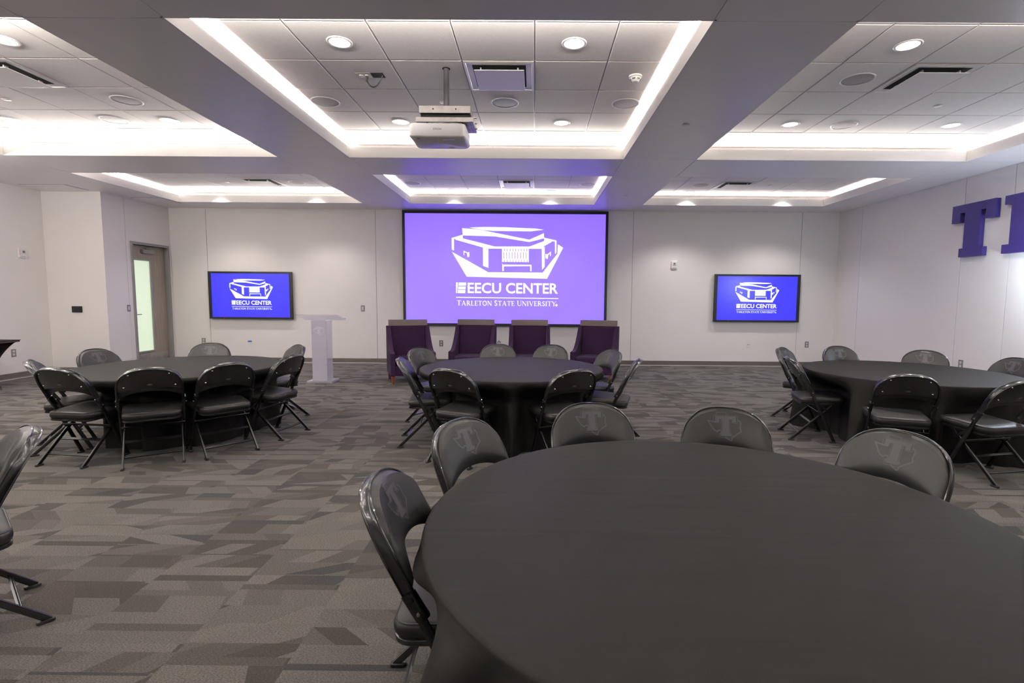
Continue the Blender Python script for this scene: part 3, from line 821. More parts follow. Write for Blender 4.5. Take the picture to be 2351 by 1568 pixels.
for x in (-0.02, 0.06, 0.09): MB().lathe([(0, -0.006), (0.012, -0.006), (0.014, 0), (0, 0)], (x, 0.14, 0.001), 14).build('adjuster_foot', M['white'], pb)
lo = lathe_obj('lens', [(0, 0), (0.030, 0), (0.032, 0.012), (0.036, 0.018), (0, 0.018)], M['black'], t, 24)
lo.location = (0.12, 0.180, 0.06); lo.rotation_euler = (-PI/2, 0, 0)
MB().box(-0.05, 0.05, -0.05, 0.05, 0.114, 0.1255).build('mount_post', M['black'], t)

# ------------------------------------------------------------------ wall devices
def on_wall(name, label, cat, wall, a, z, group=None):
    if wall == 'back': return thing(name, label, cat, (a, YB, z), 0, group)
    if wall == 'right': return thing(name, label, cat, (XR, a, z), -PI/2, group)
    if wall == 'door': return thing(name, label, cat, (XL, a, z), PI/2, group)
    if wall == 'left': return thing(name, label, cat, (XLL, a, z), PI/2, group)
    if wall == 'niche': return thing(name, label, cat, (a, YN, z), 0, group)
def outlet(label, wall, a, z, plate='steelplate', kind='duplex', group='power outlets along the walls'):
    t = on_wall('wall_outlet', label, 'wall outlet', wall, a, z, group)
    MB().box(-0.040, 0.040, -0.006, 0, -0.062, 0.062).build('cover_plate', M[plate], t, bevel=0.002)
    if kind == 'duplex':
        for dz in (-0.026, 0.026):
            s = MB().prism(rrect(0.036, 0.036, 0.014, 4), lambda u, v, q: (u, -q, v + dz), 0.006, 0.0085).build('socket', M['sock'], t)
            MB().box(-0.009, -0.006, -0.0092, -0.0080, dz-0.002, dz+0.009).box(0.006, 0.009, -0.0092, -0.0080, dz-0.002, dz+0.009).build('slot', M['dark'], s)
    elif kind == 'blue':
        MB().box(-0.040, 0.040, -0.008, -0.006, 0.000, 0.028).build('blue_strip', M['blue'], t)
    elif kind == 'dots':
        for x, zz in ((0, 0.034), (-0.026, 0.012), (0.026, 0.012), (-0.026, -0.026), (0.026, -0.026), (0.0, 0.012)):
            MB().prism(circ(0.011, 14), lambda u, v, q: (u + x, -q, v + zz), 0.006, 0.008).build('jack', M['dark'], t)
    elif kind == 'data':
        for x in (-0.014, 0.014): MB().box(x-0.007, x+0.007, -0.008, -0.006, -0.006, 0.007).build('jack', M['greytext'], t)
    elif kind == 'rocker':
        MB().box(-0.017, 0.017, -0.009, -0.006, -0.034, 0.034).build('rocker', M['sock'], t, bevel=0.001)
    return t
outlet('grey duplex outlet on back wall below left television, by the door', 'back', -6.906, 0.437)
outlet('white wall plate with a blue strip below the left television', 'back', -5.937, 0.426, 'white', 'blue', None)
outlet('grey duplex outlet between the two left purple armchairs', 'back', -1.933, 0.432)
outlet('white square jack plate with black holes below the projection screen', 'back', -0.723, 0.455, 'white', 'dots', None)
outlet('grey duplex outlet beside the rightmost purple armchair', 'back', 1.715, 0.443)
outlet('white data plate on the back wall below the right television', 'back', 4.47, 0.456, 'white', 'data', None)
outlet('grey duplex outlet near the right corner of the back wall', 'back', 5.684, 0.467)
outlet('grey outlet low on the right wall behind the right table', 'right', 7.476, 0.486)
outlet('grey duplex outlet on left wall beside the covered table', 'left', 8.381, 0.43)
t = outlet('small steel light switch on back wall right of the lectern', 'back', -3.558, 1.147, 'steelplate', 'rocker', None); t['category'] = 'light switch'
t = outlet('light switch with grey plate beside the wooden door', 'door', 9.535, 1.146, 'steelplate', 'rocker', None); t['category'] = 'light switch'
def alarm(label, wall, a, z, red=False):
    t = on_wall('fire_alarm_strobe', label, 'fire alarm', wall, a, z, 'white fire alarm strobes')
    b = MB().prism(rrect(0.125, 0.155, 0.015, 4), lambda u, v, q: (u, -q, v), 0, 0.032).build('housing', M['white'], t, bevel=0.006)
    MB().prism(rrect(0.07, 0.06, 0.012, 4), lambda u, v, q: (u + 0.005, -q, v + 0.022), 0.032, 0.042).build('strobe_window', M['sock'], t, bevel=0.004)
    MB().prism(circ(0.018, 18), lambda u, v, q: (u + 0.005, -q, v + 0.022), 0.042, 0.046).build('strobe_lamp', M['greytext'], t)
    s = MB()
    for k in range(4): s.box(-0.03 + 0.018*k, -0.02 + 0.018*k, -0.0335, -0.031, -0.062, -0.052)
    s.build('horn_slots', M['greytext'], t)
    for k in range(4): MB().box(-0.056, -0.050, -0.0335, -0.031, -0.03 + 0.024*k, -0.016 + 0.024*k).build('red_letter', M['red'], t)
    return t
alarm('white fire alarm strobe on back wall right of projection screen', 'back', 2.869, 2.09)
alarm('white fire alarm strobe on the far left wall', 'left', 8.635, 2.073)
t = on_wall('touch_panel', 'dark touch panel on the wall left of the door', 'touch panel', 'niche', -8.036, 1.134)
MB().box(-0.086, 0.086, -0.022, 0, -0.054, 0.054).build('case', M['black'], t, bevel=0.003)
MB().box(-0.078, 0.078, -0.0235, -0.021, -0.046, 0.046).build('glass', M['navy'], t)

# ------------------------------------------------------------------ door in the left wall
D = struct(bpy.data.objects.new('door_1', None)); COL.objects.link(D); D.location = (XL, 10.16, 0)
y0, y1, zt = -0.505, 0.505, 2.39
fw_ = 0.05
MB().box(-0.14, 0.02, y0, y0+fw_, 0, zt).build('door_jamb', M['frame_grey'], D, bevel=0.002)
MB().box(-0.14, 0.02, y1-fw_, y1, 0, zt).build('door_jamb', M['frame_grey'], D, bevel=0.002)
MB().box(-0.14, 0.02, y0+fw_, y1-fw_, zt-fw_, zt).build('door_head', M['frame_grey'], D, bevel=0.002)
MB().box(-0.14, -0.105, y0+fw_, y0+fw_+0.015, 0, zt-fw_).box(-0.14, -0.105, y1-fw_-0.015, y1-fw_, 0, zt-fw_).build('door_stop', M['frame_grey'], D)
leaf = MB()
ly0, ly1, lz1 = y0+fw_+0.003, y1-fw_-0.003, zt-fw_-0.004
gy0, gy1, gz0, gz1 = -0.435, 0.055, 0.29, 2.065
for b in ((ly0, gy0, 0.006, lz1), (gy1, ly1, 0.006, lz1), (gy0, gy1, 0.006, gz0), (gy0, gy1, gz1, lz1)):
    leaf.box(-0.105, -0.06, *b[0:2], *b[2:4])
lf = leaf.build('door_leaf', M['doorwood'], D)
MB().box(-0.085, -0.080, gy0, gy1, gz0, gz1).build('glass_pane', M['pane'], lf)
for b in ((gy0-0.012, gy0+0.016, gz0-0.012, gz1+0.012), (gy1-0.016, gy1+0.012, gz0-0.012, gz1+0.012), (gy0, gy1, gz0-0.012, gz0+0.016), (gy0, gy1, gz1-0.016, gz1+0.012)):
    MB().box(-0.062, -0.050, *b).build('lite_trim', M['alu'], lf, bevel=0.002)
MB().box(-0.06, -0.012, -0.17, 0.13, 2.19, 2.265).build('door_closer', M['closer'], lf, bevel=0.008)
MB().tube([(-0.03, 0.06, 2.27), (-0.005, -0.10, 2.285), (-0.02, 0.19, 2.325)], circ(0.008, 8)).build('closer_arm', M['closer'], lf)
MB().tube([(-0.06, -0.40, 1.02), (-0.015, -0.40, 1.02), (-0.012, -0.36, 1.02), (-0.012, -0.30, 1.02)], circ(0.009, 8)).build('lever_handle', M['alu'], lf, smooth=True)
MB().box(-0.0595, -0.0575, ly0+0.01, ly1-0.01, 0.02, 0.25).build('kick_plate', M['galv'], lf)

# ------------------------------------------------------------------ letters on the right wall
def slab_T(w_=1.0, h_=1.0):
    b, lug, ld, s0, bs, bh = 0.155, 0.20, 0.335, 0.315, 0.225, 0.165
    p = [(0, 1), (0, 1-ld), (lug, 1-ld), (lug, 1-b), (s0, 1-b), (s0, bh), (bs, bh), (bs, 0), (1-bs, 0), (1-bs, bh), (1-s0, bh), (1-s0, 1-b), (1-lug, 1-b), (1-lug, 1-ld), (1, 1-ld), (1, 1)]
    return [(x*w_, y*h_) for x, y in p]
def wall_letter(pts, y_left, z0, label):
    t = thing('wall_letter', label, 'letter', (XR, y_left, z0), -PI/2, 'large purple wall letters')
    MB().prism(pts, lambda u, v, q: (u, -q, v), 0.010, 0.075).build('letter_body', M['letter'], t)
    m = MB()
    m.prism(circ(0.012, 10), lambda u, v, q: (u + 0.33, -q, v + 0.1), 0, 0.011).prism(circ(0.012, 10), lambda u, v, q: (u + 0.33, -q, v + 0.55), 0, 0.011)
    m.build('stand_off', M['galv'], t)
wall_letter(slab_T(0.715, 0.745), 7.745, 2.030, 'large purple slab letter T mounted on the right wall')
wall_letter([(0, .745), (0, .63), (.10, .63), (.10, .115), (0, .115), (0, 0), (.68, 0), (.68, .26), (.55, .26), (.55, .13), (.34, .13), (.34, .31), (.45, .31), (.45, .435), (.34, .435), (.34, .615), (.55, .615), (.55, .50), (.68, .50), (.68, .745)], 6.895, 2.026, 'large purple slab letter cut off by the right picture edge')
# invented lamp beyond the letters, added for the cool glow on the wall
t = thing('added_wall_lamp', 'added unseen globe lamp making the cool glow on the right wall', 'added lamp', (XR, 6.02, 1.75), -PI/2)
o = lathe_obj('back_plate', [(0, 0), (0.07, 0), (0.07, 0.016), (0.06, 0.022), (0, 0.022)], M['whitemetal'], t, 32); o.rotation_euler = (PI/2, 0, 0)
MB().tube([(0, -0.02, 0), (0, -0.14, -0.02), (0, -0.22, -0.05), (0, -0.24, -0.04)], circ(0.012, 10)).build('arm', M['whitemetal'], t, smooth=True)
o = lathe_obj('globe', [(0.085 * math.sin(PI*k/16), -0.085 * math.cos(PI*k/16)) for k in range(17)], M['globe'], t, 32); o.location = (0, -0.24, 0.05)
WL = bpy.data.lights.new('added_cool_lamp', 'POINT'); WL.energy = 70; WL.color = (0.72, 0.84, 1.0); WL.shadow_soft_size = 0.12
wo = bpy.data.objects.new('added_cool_lamp', WL); COL.objects.link(wo); wo.location = (XR - 0.24, 6.02, 1.80)

# ------------------------------------------------------------------ emblem (slab T over a state outline), units of the T width
def emblem_polys():
    P = []
    # T body in strips so that it can be bent over the cushion
    def grid(x0, x1, y0, y1, nx, ny):
        for i in range(nx):
            for j in range(ny):
                P.append(R_(x0 + (x1-x0)*i/nx, x0 + (x1-x0)*(i+1)/nx, y0 + (y1-y0)*j/ny, y0 + (y1-y0)*(j+1)/ny))
    grid(-0.46, 0.46, -0.15, -0.02, 8, 1)
    grid(-0.46, -0.28, -0.30, -0.15, 2, 1); grid(0.28, 0.46, -0.30, -0.15, 2, 1)
    grid(-0.155, 0.155, -0.80, -0.15, 3, 5)
    grid(-0.25, 0.25, -0.95, -0.80, 4, 1)
    return P
def emblem_lines():
    T = [(x - 0.5, y - 1.0) for x, y in slab_T()]
    T = [(x*1.06, y*1.03 + 0.01) for x, y in T]
    out = stroke(T + [T[0]], 0.018)
    tx = [[(-.38, .02), (-.38, .16), (.04, .13), (.04, .02)],
          [(.53, -.18), (.60, -.23), (.655, -.32), (.62, -.53), (.655, -.71), (.43, -.87), (.27, -1.0), (.24, -1.13), (.20, -1.14), (.08, -1.07), (-.03, -.99)],
          [(-.30, -.31), (-.77, -.28), (-.62, -.53), (-.52, -.68), (-.38, -.76), (-.31, -.69), (-.22, -.69), (-.15, -.80)]]
    for k, l_ in enumerate(tx): out += stroke(l_, 0.022 if k == 0 else 0.058)
    return out
EMB = emblem_polys() + emblem_lines()

# ------------------------------------------------------------------ padded folding chair
LEAN = math.atan2(0.415, 0.822)
TOPY, TOPZ = -0.315, 0.826
HV = 0.335                                    # length of the back from hinge to top
def backpt(u, v, d=0.0):
    """u across, v up along the leaning back from the hinge, d forward of it"""
    bow = -0.030 * (1 - min(1, (u / 0.225) ** 2))
    q = d + bow * min(1, max(0, v / 0.12))
    y = TOPY + 0.03 + math.sin(LEAN) * (HV - v) + math.cos(LEAN) * q
    z = TOPZ - math.cos(LEAN) * (HV - v) + math.sin(LEAN) * q
    return (u, y, z)
V0, NE = 0.115, 2.35
CHW, CTOP = 0.226, 0.338
def vtop(s, top=HV): return V0 + (top - V0) * max(0.0, 1 - abs(s) ** NE) ** (1/NE)
def superU(hw, top, n=13):
    """outline from left hinge over the top to the right hinge"""
    pts = [(-hw, 0.0), (-hw, V0*0.5)]
    for i in range(2*n + 1):
        a = PI - PI * i / (2*n)
        c, s_ = math.cos(a), math.sin(a)
        pts.append((hw * math.copysign(abs(c) ** (2/NE), c), V0 + (top - V0) * abs(s_) ** (2/NE)))
    return pts + [(hw, V0*0.5), (hw, 0.0)]
def shell(hw, top, vb, d_front, d_back, puff, nu=26, nv=9, edge=0.25):
    """closed cushion / panel between lower curve vb(s) and the U outline"""
    mb = MB()
    S = [math.sin(PI/2 * (-1 + 2*i/nu)) for i in range(nu + 1)]
    def layer(fn):
        i0 = len(mb.v)
        for s in S:
            for j in range(nv + 1):
                q = j / nv
                b = vb(s); v = b + (vtop(s, top) - b) * q
                mb.v.append(fn(s, q, s*hw, v))
        return i0
    def prof(s, q):
        e = min(1, (1 - abs(s)) / edge) if edge else 1
        f = min(1, q / 0.34, (1 - q) / 0.20)
        k = max(0.0, min(e, f))
        return math.sqrt(max(0, 1 - (1 - k) ** 2))
    a = layer(lambda s, q, u, v: backpt(u, v, d_front + puff * prof(s, q)))
    b = layer(lambda s, q, u, v: backpt(u, v, d_back))
    n1 = nv + 1
    for i in range(nu):
        for j in range(nv):
            mb.f.append((a + i*n1 + j, a + (i+1)*n1 + j, a + (i+1)*n1 + j+1, a + i*n1 + j+1))
            mb.f.append((b + i*n1 + j, b + i*n1 + j+1, b + (i+1)*n1 + j+1, b + (i+1)*n1 + j))
    for i in range(nu):
        mb.f.append((a + i*n1, b + i*n1, b + (i+1)*n1, a + (i+1)*n1))
        mb.f.append((a + i*n1 + nv, a + (i+1)*n1 + nv, b + (i+1)*n1 + nv, b + i*n1 + nv))
    for j in range(nv):
        mb.f.append((a + j, a + j+1, b + j+1, b + j))
        mb.f.append((a + nu*n1 + j, b + nu*n1 + j, b + nu*n1 + j+1, a + nu*n1 + j+1))
    return mb
def slab(pts, zfun, z0, rings):
    """seat-like slab from an outline; rings = [(inset, dz)]"""
    mb = MB(); k = len(pts)
    for ins, dz in rings:
        for x, y in pts:
            r = math.hypot(x, y) or 1
            mb.v.append((x - x/r*ins, y - y/r*ins, z0 + dz + zfun(y)))
    for r in range(len(rings)-1):
        for q in range(k): mb.f.append((r*k + q, r*k + (q+1) % k, (r+1)*k + (q+1) % k, (r+1)*k + q))
    mb.f.append(tuple(reversed(range(k)))); mb.f.append(tuple(range((len(rings)-1)*k, len(rings)*k)))
    return mb
def make_chair():
    t = thing('folding_chair', '', 'chair')
    st = M['fabricblack']
    # back frame: channel bent into an inverted U
    U = superU(0.222, HV)
    pts = [backpt(u, v, 0) for u, v in U]
    n = len(pts)
    nrm = Vector((0, math.cos(LEAN), math.sin(LEAN)))
    def fr(i):
        d = (Vector(pts[min(i+1, n-1)]) - Vector(pts[max(i-1, 0)])).normalized()
        return d.cross(nrm).normalized(), nrm
    MB().tube(pts, rrect(0.013, 0.034, 0.005, 2), frame=fr).build('back_frame', st, t, smooth=True)
    # rims of the channel
    for dd in (-0.017, 0.017):
        U2 = superU(0.2265, HV + 0.004); p2 = [backpt(u, v, dd) for u, v in U2]
        MB().tube(p2, circ(0.004, 6)).build('frame_rim', st, t, smooth=True)
    # cushion and rear panel
    cu = shell(CHW, CTOP, lambda s: 0.108 - 0.090 * abs(s) ** 2.2, 0.012, 0.006, 0.028).build('back_cushion', M['vinyl'], t, smooth=True)
    pn = shell(0.216, HV - 0.008, lambda s: 0.150 - 0.040 * abs(s) ** 2, -0.004, -0.008, 0.0, nu=22, nv=4).build('back_panel', st, t, smooth=True)
    for u, v in ((-0.135, 0.282), (0.135, 0.282), (-0.172, 0.160), (0.172, 0.160)):
        p = backpt(u, v, -0.0095)
        o = MB().lathe([(0, -0.001), (0.007, -0.001), (0.006, 0.003), (0.003, 0.0045), (0, 0.005)], (0, 0, 0), 10).build('rivet', M['silver'], pn, smooth=True)
        o.location = p; o.rotation_euler = (PI/2 - LEAN + 0.0, 0, 0)
        o.rotation_euler = (PI/2 + LEAN * -1 + 0, 0, 0)
    lab = MB()
    for k, (wd, dz) in enumerate(((0.022, 0.006), (0.038, 0.0), (0.030, -0.006))):
        a = len(lab.v); nseg = 6
        for i in range(nseg + 1):
            u = -wd/2 + wd * i / nseg
            for vv in (0.186 + dz - 0.0016, 0.186 + dz + 0.0016): lab.v.append(backpt(u, vv, -0.0092))
        for i in range(nseg): lab.f.append((a + 2*i, a + 2*i+1, a + 2*i+3, a + 2*i+2))
    lab.build('maker_label', M['silver'], pn, fix=False)
    # emblem printed on the cushion
    em = MB()
    s_ = 0.116; vt = HV - 0.050
    def on(p):
        u = -p[0]*s_; v = vt + p[1]*s_
        b = 0.108 - 0.090 * abs(u/CHW) ** 2.2
        q = (v - b) / (vtop(u/CHW, CTOP) - b); sn = u / CHW
        e = min(1, (1 - abs(sn)) / 0.25); f = min(1, q / 0.34, (1 - q) / 0.20); k = max(0, min(e, f))
        return backpt(u, v, 0.012 + 0.028 * math.sqrt(max(0, 1 - (1-k)**2)) + 0.0012)
    for poly in EMB:
        # split long quads along their length
        a, b_, c, d = [Vector(p) for p in poly]
        L = max((b_ - a).length, (c - d).length); m = max(1, int(L / 0.08))
        for i in range(m):
            q0, q1 = i/m, (i+1)/m
            pts4 = [a.lerp(b_, q0), a.lerp(b_, q1), d.lerp(c, q1), d.lerp(c, q0)]
            k = len(em.v); em.v += [on(p) for p in pts4]; em.f.append((k, k+1, k+2, k+3))
    o = em.build('emblem', M['emblem'], cu, fix=False)
    o['label'] = 'grey T over a state outline'
    # seat
    out = [(x, y) for x, y in rrect(0.420, 0.405, 0.06, 6)]
    out = [(x * (1 - 0.06 * (-y/0.2)), y) for x, y in out]
    tilt = lambda y: 0.045 * (y + 0.2) - 0.003
    o = slab(out, tilt, 0.362, [(0.012, 0.0), (0.004, 0.002), (0.0, 0.006), (0.0, 0.020), (0.006, 0.024)]).build('seat_pan', st, t, smooth=True)
    o2 = slab(out, tilt, 0.386, [(0.006, 0.0), (-0.002, 0.008), (-0.005, 0.022), (-0.004, 0.038), (0.004, 0.048), (0.016, 0.053), (0.05, 0.0555), (0.12, 0.056)]).build('seat_cushion', M['vinyl'], t, smooth=True)
    k = [(x * 1.003, y * 1.003) for x, y in out]
    MB().tube([(x*0.985, y*0.985, 0.4335 + tilt(y)) for x, y in k] + [(k[0][0]*0.985, k[0][1]*0.985, 0.4335 + tilt(k[0][1]))], circ(0.0035, 6)).build('piping', M['vinyl'], o2, smooth=True)
    # legs
    def leg(nm, p0, p1, side, wd=0.026):
        P0, P1 = Vector(p0), Vector(p1); d = (P1 - P0).normalized()
        A = Vector((1, 0, 0)); B = A.cross(d).normalized()
        o = MB().tube([P0, P0.lerp(P1, 0.5), P1], rrect(0.015, wd, 0.005, 2), frame=lambda i: (A, B)).build(nm, st, t, smooth=True)
        f = MB(); x, y = p1[0], p1[1]; sy = 1 if p1[1] > 0 else -1
        f.prism(rrect(0.028, 0.062, 0.010, 3), lambda u, v, q: (x + u, y + v - sy*0.012, q), 0.0, 0.014)
        f.build('foot_cap', M['foot'], o, bevel=0.003)
        return o
    for sx in (-1, 1):
        h = backpt(sx * 0.222, 0.0)
        leg('front_leg', h, (sx * 0.225, 0.105, 0.008), sx, 0.030)
        leg('rear_leg', (sx * 0.198, 0.085, 0.372), (sx * 0.205, -0.29, 0.008), sx, 0.028)
        o = MB().tube([backpt(sx*0.224, 0.025, -0.001), backpt(sx*0.224, -0.065, 0.004)], rrect(0.026, 0.044, 0.008, 3), frame=lambda i: (Vector((1, 0, 0)), nrm)).build('hinge_bracket', st, t, smooth=True)
        for vv in (0.004, -0.042):
            q = backpt(sx * 0.2385, vv, 0.003)
            MB().lathe([(0, 0), (0.007, 0), (0.006, 0.004), (0, 0.005)], (0, 0, 0), 10).build('bolt', M['silver' if vv < 0 else 'fabricblack'], o, smooth=True).matrix_local = Matrix.Translation(q) @ Matrix.Rotation(sx * PI/2, 4, 'Y')
        # seat brace
        MB().tube([(sx*0.212, -0.085, 0.405), (sx*0.206, 0.06, 0.30)], rrect(0.006, 0.020, 0.002, 1), frame=lambda i: (Vector((1, 0, 0)), Vector((0, 0.59, 0.81)))).build('folding_link', st, t)
    def bar(y, z, hw, nm='cross_bar'):
        dirv = Vector((0, 0.375, 0.364)).normalized()
        prof = [(-0.012, -0.004), (-0.008, 0.003), (-0.004, 0.003), (-0.002, -0.001), (0.002, -0.001), (0.004, 0.003), (0.008, 0.003), (0.012, -0.004)]
        MB().tube([(-hw, y, z), (hw, y, z)], prof, frame=lambda i: (dirv, Vector((0, -dirv.z, dirv.y)))).build(nm, st, t)
    bar(-0.29 + 0.375*0.22, 0.364*0.22 + 0.006, 0.203); bar(-0.29 + 0.375*0.50, 0.364*0.50 + 0.006, 0.201)
    dv = Vector((0, -0.415, 0.822)).normalized()
    MB().tube([(-0.224, 0.105 - 0.415*0.36, 0.822*0.36), (0.224, 0.105 - 0.415*0.36, 0.822*0.36)], rrect(0.022, 0.008, 0.003, 1), frame=lambda i: (dv, Vector((0, 0.89, 0.45)))).build('cross_bar', st, t)
    return t

TZ, TR = 0.6825, 0.945
TABLES = {'L': (-3.62, 5.23), 'C': (-0.227, 5.337), 'R': (3.823, 5.269), 'F': (0.593, 1.678)}
# chairs: (table, x, y of the rear feet, facing angle in degrees, label)
CH = [
    ('L', -4.47, 4.52, 38, 'black folding chair at left end of the left round table, seen edge-on'),
    ('L', -3.85, 4.08, 84, 'black folding chair with its back to camera, left front of the left round table'),
    ('L', -3.12, 4.13, 123.5, 'black folding chair with its back to camera, centre front of the left round table'),
    ('L', -2.65, 4.45, 138, 'black folding chair with its back to camera, right front of the left round table'),
    ('L', -2.397, 5.106, 168.7, 'black folding chair at the right end of the left table, nearest the lectern side'),
    ('L', -2.80, 6.12, 226, 'black folding chair half hidden behind the right end of the left table'),
    ('L', -3.95, 6.27, 288, 'black folding chair behind the left table, below the left television'),
    ('L', -4.71, 5.46, -8, 'black folding chair behind the left table, in front of the door wall'),
    ('C', -1.282, 4.917, 9, 'black folding chair at the left end of the centre round table'),
    ('C', -1.33, 5.87, -27, 'black folding chair at the centre table, in front of the leftmost armchair'),
    ('C', -0.71, 4.20, 66, 'black folding chair with its back to camera, left front of the centre table'),
    ('C', -0.455, 6.42, -80, 'black folding chair behind the centre table, left one of the middle pair'),
    ('C', 0.235, 6.38, -112, 'black folding chair behind the centre table, right one of the middle pair'),
    ('C', 0.36, 4.22, 116, 'black folding chair with its back to camera, right front of the centre table'),
    ('C', 0.91, 5.86, 205, 'black folding chair at the centre table, in front of the rightmost armchair'),
    ('C', 1.02, 4.98, 165, 'black folding chair at the right end of the centre table, seen edge-on'),
    ('R', 3.02, 6.28, -44, 'black folding chair behind the left end of the right table'),
    ('R', 2.627, 5.297, -11.7, 'black folding chair at the left end of the right table, rungs towards camera'),
    ('R', 3.84, 6.52, -86, 'black folding chair behind the right table, near the room corner'),
    ('R', 4.61, 6.06, -125, 'black folding chair behind the right table, in front of the right wall outlet'),
    ('R', 5.02, 5.32, 183, 'black folding chair cut by right picture edge, behind the right table'),
    ('R', 3.02, 4.10, 70, 'black folding chair with its back to camera, front of the right table'),
    ('R', 3.72, 3.86, 101, 'black folding chair cut by right picture edge, in front of the right table'),
    ('R', 4.80, 4.45, 141, 'black folding chair mostly out of frame right, only its legs showing'),
    ('F', -0.515, 1.66, 2, 'black folding chair at the left of the foreground table, nearest the camera'),
    ('F', -0.365, 2.44, -33, 'black folding chair at the left back of the foreground table'),
    ('F', 0.32, 2.86, -86, 'black folding chair behind the foreground table, left of the middle'),
    ('F', 1.04, 2.77, -101, 'black folding chair behind the foreground table, right of the middle'),
    ('F', 1.675, 2.29, -152, 'black folding chair at the right back of the foreground table'),
    (None, -2.245, 2.245, 230, 'black folding chair cut by the left picture edge, facing left'),
]
GR = {'L': 'folding chairs at the left table', 'C': 'folding chairs at the centre table', 'R': 'folding chairs at the right table', 'F': 'folding chairs at the foreground table', None: 'folding chairs at the left edge'}
proto = make_chair()
seats = {k: [] for k in TABLES}
for i, (tb, x, y, fa, lab) in enumerate(CH):
    a = math.radians(fa)
    fx, fy = math.cos(a), math.sin(a)
    loc = (x + fx*0.29, y + fy*0.29, 0)
    if i == 0:
        proto.location = loc; proto.rotation_euler = (0, 0, a - PI/2); proto['label'] = lab; proto['group'] = GR[tb]
    else:
        dup(proto, loc, a - PI/2, lab, GR[tb])
    if tb: seats[tb].append((loc[0] - TABLES[tb][0], loc[1] - TABLES[tb][1], fx, fy))

# ------------------------------------------------------------------ tables and cloths
def smooth(a, b, x):
    t_ = max(0.0, min(1.0, (x - a) / (b - a))); return t_*t_*(3 - 2*t_)
def table(key, label, clabel, seed, flare=0.075, early=1.15, ampl=0.075):
    cx, cy = TABLES[key]
    t = thing('round_table', label, 'table', (cx, cy, 0), 0, 'round folding tables')
    lathe_obj('tabletop', [(0, TZ-0.008), (TR-0.012, TZ-0.008), (TR-0.012, TZ-0.028), (0, TZ-0.028)], M['rail'], t, 64)
    for sx in (-1, 1):
        for sy in (-1, 1):
            MB().tube([(sx*0.34, sy*0.34, 0), (sx*0.34, sy*0.34, TZ-0.028)], circ(0.014, 10)).build('leg', M['pipe'], t, smooth=True)
    rnd = random.Random(seed)
    ph = [rnd.uniform(0, 2*PI) for _ in range(8)]
    N, K = 384, 24
    mb = MB()
    rings = []
    # top surface
    for r in (0.0, 0.3, 0.6, 0.8, 0.90): rings.append((r, None))
    def fold(th):
        f = 0.60*math.sin(15*th + ph[0] + 0.9*math.sin(3*th + ph[1])) + 0.30*math.sin(23*th + ph[2] + 0.9*math.sin(2*th + ph[3])) + 0.10*math.sin(38*th + ph[4])
        f = math.copysign(abs(f) ** 0.9, f)
        return f
    idx = []
    for r, _ in rings:
        row = []
        for a in range(N):
            th = 2*PI*a/N
            row.append(len(mb.v)); mb.v.append((r*TR*math.cos(th), r*TR*math.sin(th), TZ))
        idx.append(row)
    edge = [(0.955, 0.0), (0.985, -0.0008), (0.996, -0.003), (1.0, -0.008), (1.002, -0.016)]
    for r, dz in edge:
        row = []
        for a in range(N):
            th = 2*PI*a/N
            row.append(len(mb.v)); mb.v.append((r*TR*math.cos(th), r*TR*math.sin(th), TZ + dz))
        idx.append(row)
    for j in range(1, K + 1):
        q = j / K
        z = (TZ - 0.016) * (1 - q) + 0.004
        row = []
        for a in range(N):
            th = 2*PI*a/N
            c, s = math.cos(th), math.sin(th)
            f = fold(th)
            amp = ampl * min(1.0, q * early) ** 0.75
            r = TR*1.002 + flare*q**0.7 + amp*f
            # pushed in by the seats that slide under the table
            for (ox, oy, fx, fy) in seats[key]:
                px, py = TR*c, TR*s
                lat = (px - ox)*(-fy) + (py - oy)*fx
                fwd = -(px - ox)*fx - (py - oy)*fy
                if fwd < -0.75: continue
                # radius at which the ray reaches the seat front line
                den = c*fx + s*fy
                if den > -0.25: continue
                front = ox*fx + oy*fy + 0.235
                tgt = front / den
                if tgt <= 0.05: continue
                wl = 1 - smooth(0.235, 0.40, abs(tgt*(-c*fy + s*fx) - (-ox*fy + oy*fx)))
                wz = smooth(0.655, 0.475, z) if z > 0.475 else 1.0
                lim = tgt + 0.25*amp*f
                if lim < r: r = r + (lim - r) * wl * wz
            zz = z
            row.append(len(mb.v)); mb.v.append((r*c, r*s, zz))
        idx.append(row)
    for A, B in zip(idx[:-1], idx[1:]):
        for a in range(N):
            b = (a + 1) % N
            mb.f.append((A[a], B[a], B[b], A[b]))
    o = mb.build('tablecloth', M['cloth'], None, smooth=False, fix=True)
    me = o.data
    me.polygons.foreach_set('use_smooth', [True]*len(me.polygons))
    o.location = (cx, cy, 0)
    tag(o, clabel, 'tablecloth', 'black floor-length tablecloths')
table('L', 'round folding table under the left black cloth', 'black floor-length cloth on the left round table by the lectern', 1)
table('C', 'round folding table under the centre black cloth', 'black floor-length cloth on the centre round table before the armchairs', 2)
table('R', 'round folding table under the right black cloth', 'black floor-length cloth on the right round table near the letters', 3)
table('F', 'round folding table under the foreground black cloth', 'black floor-length cloth on the large foreground round table', 4, 0.15, 2.4, 0.11)

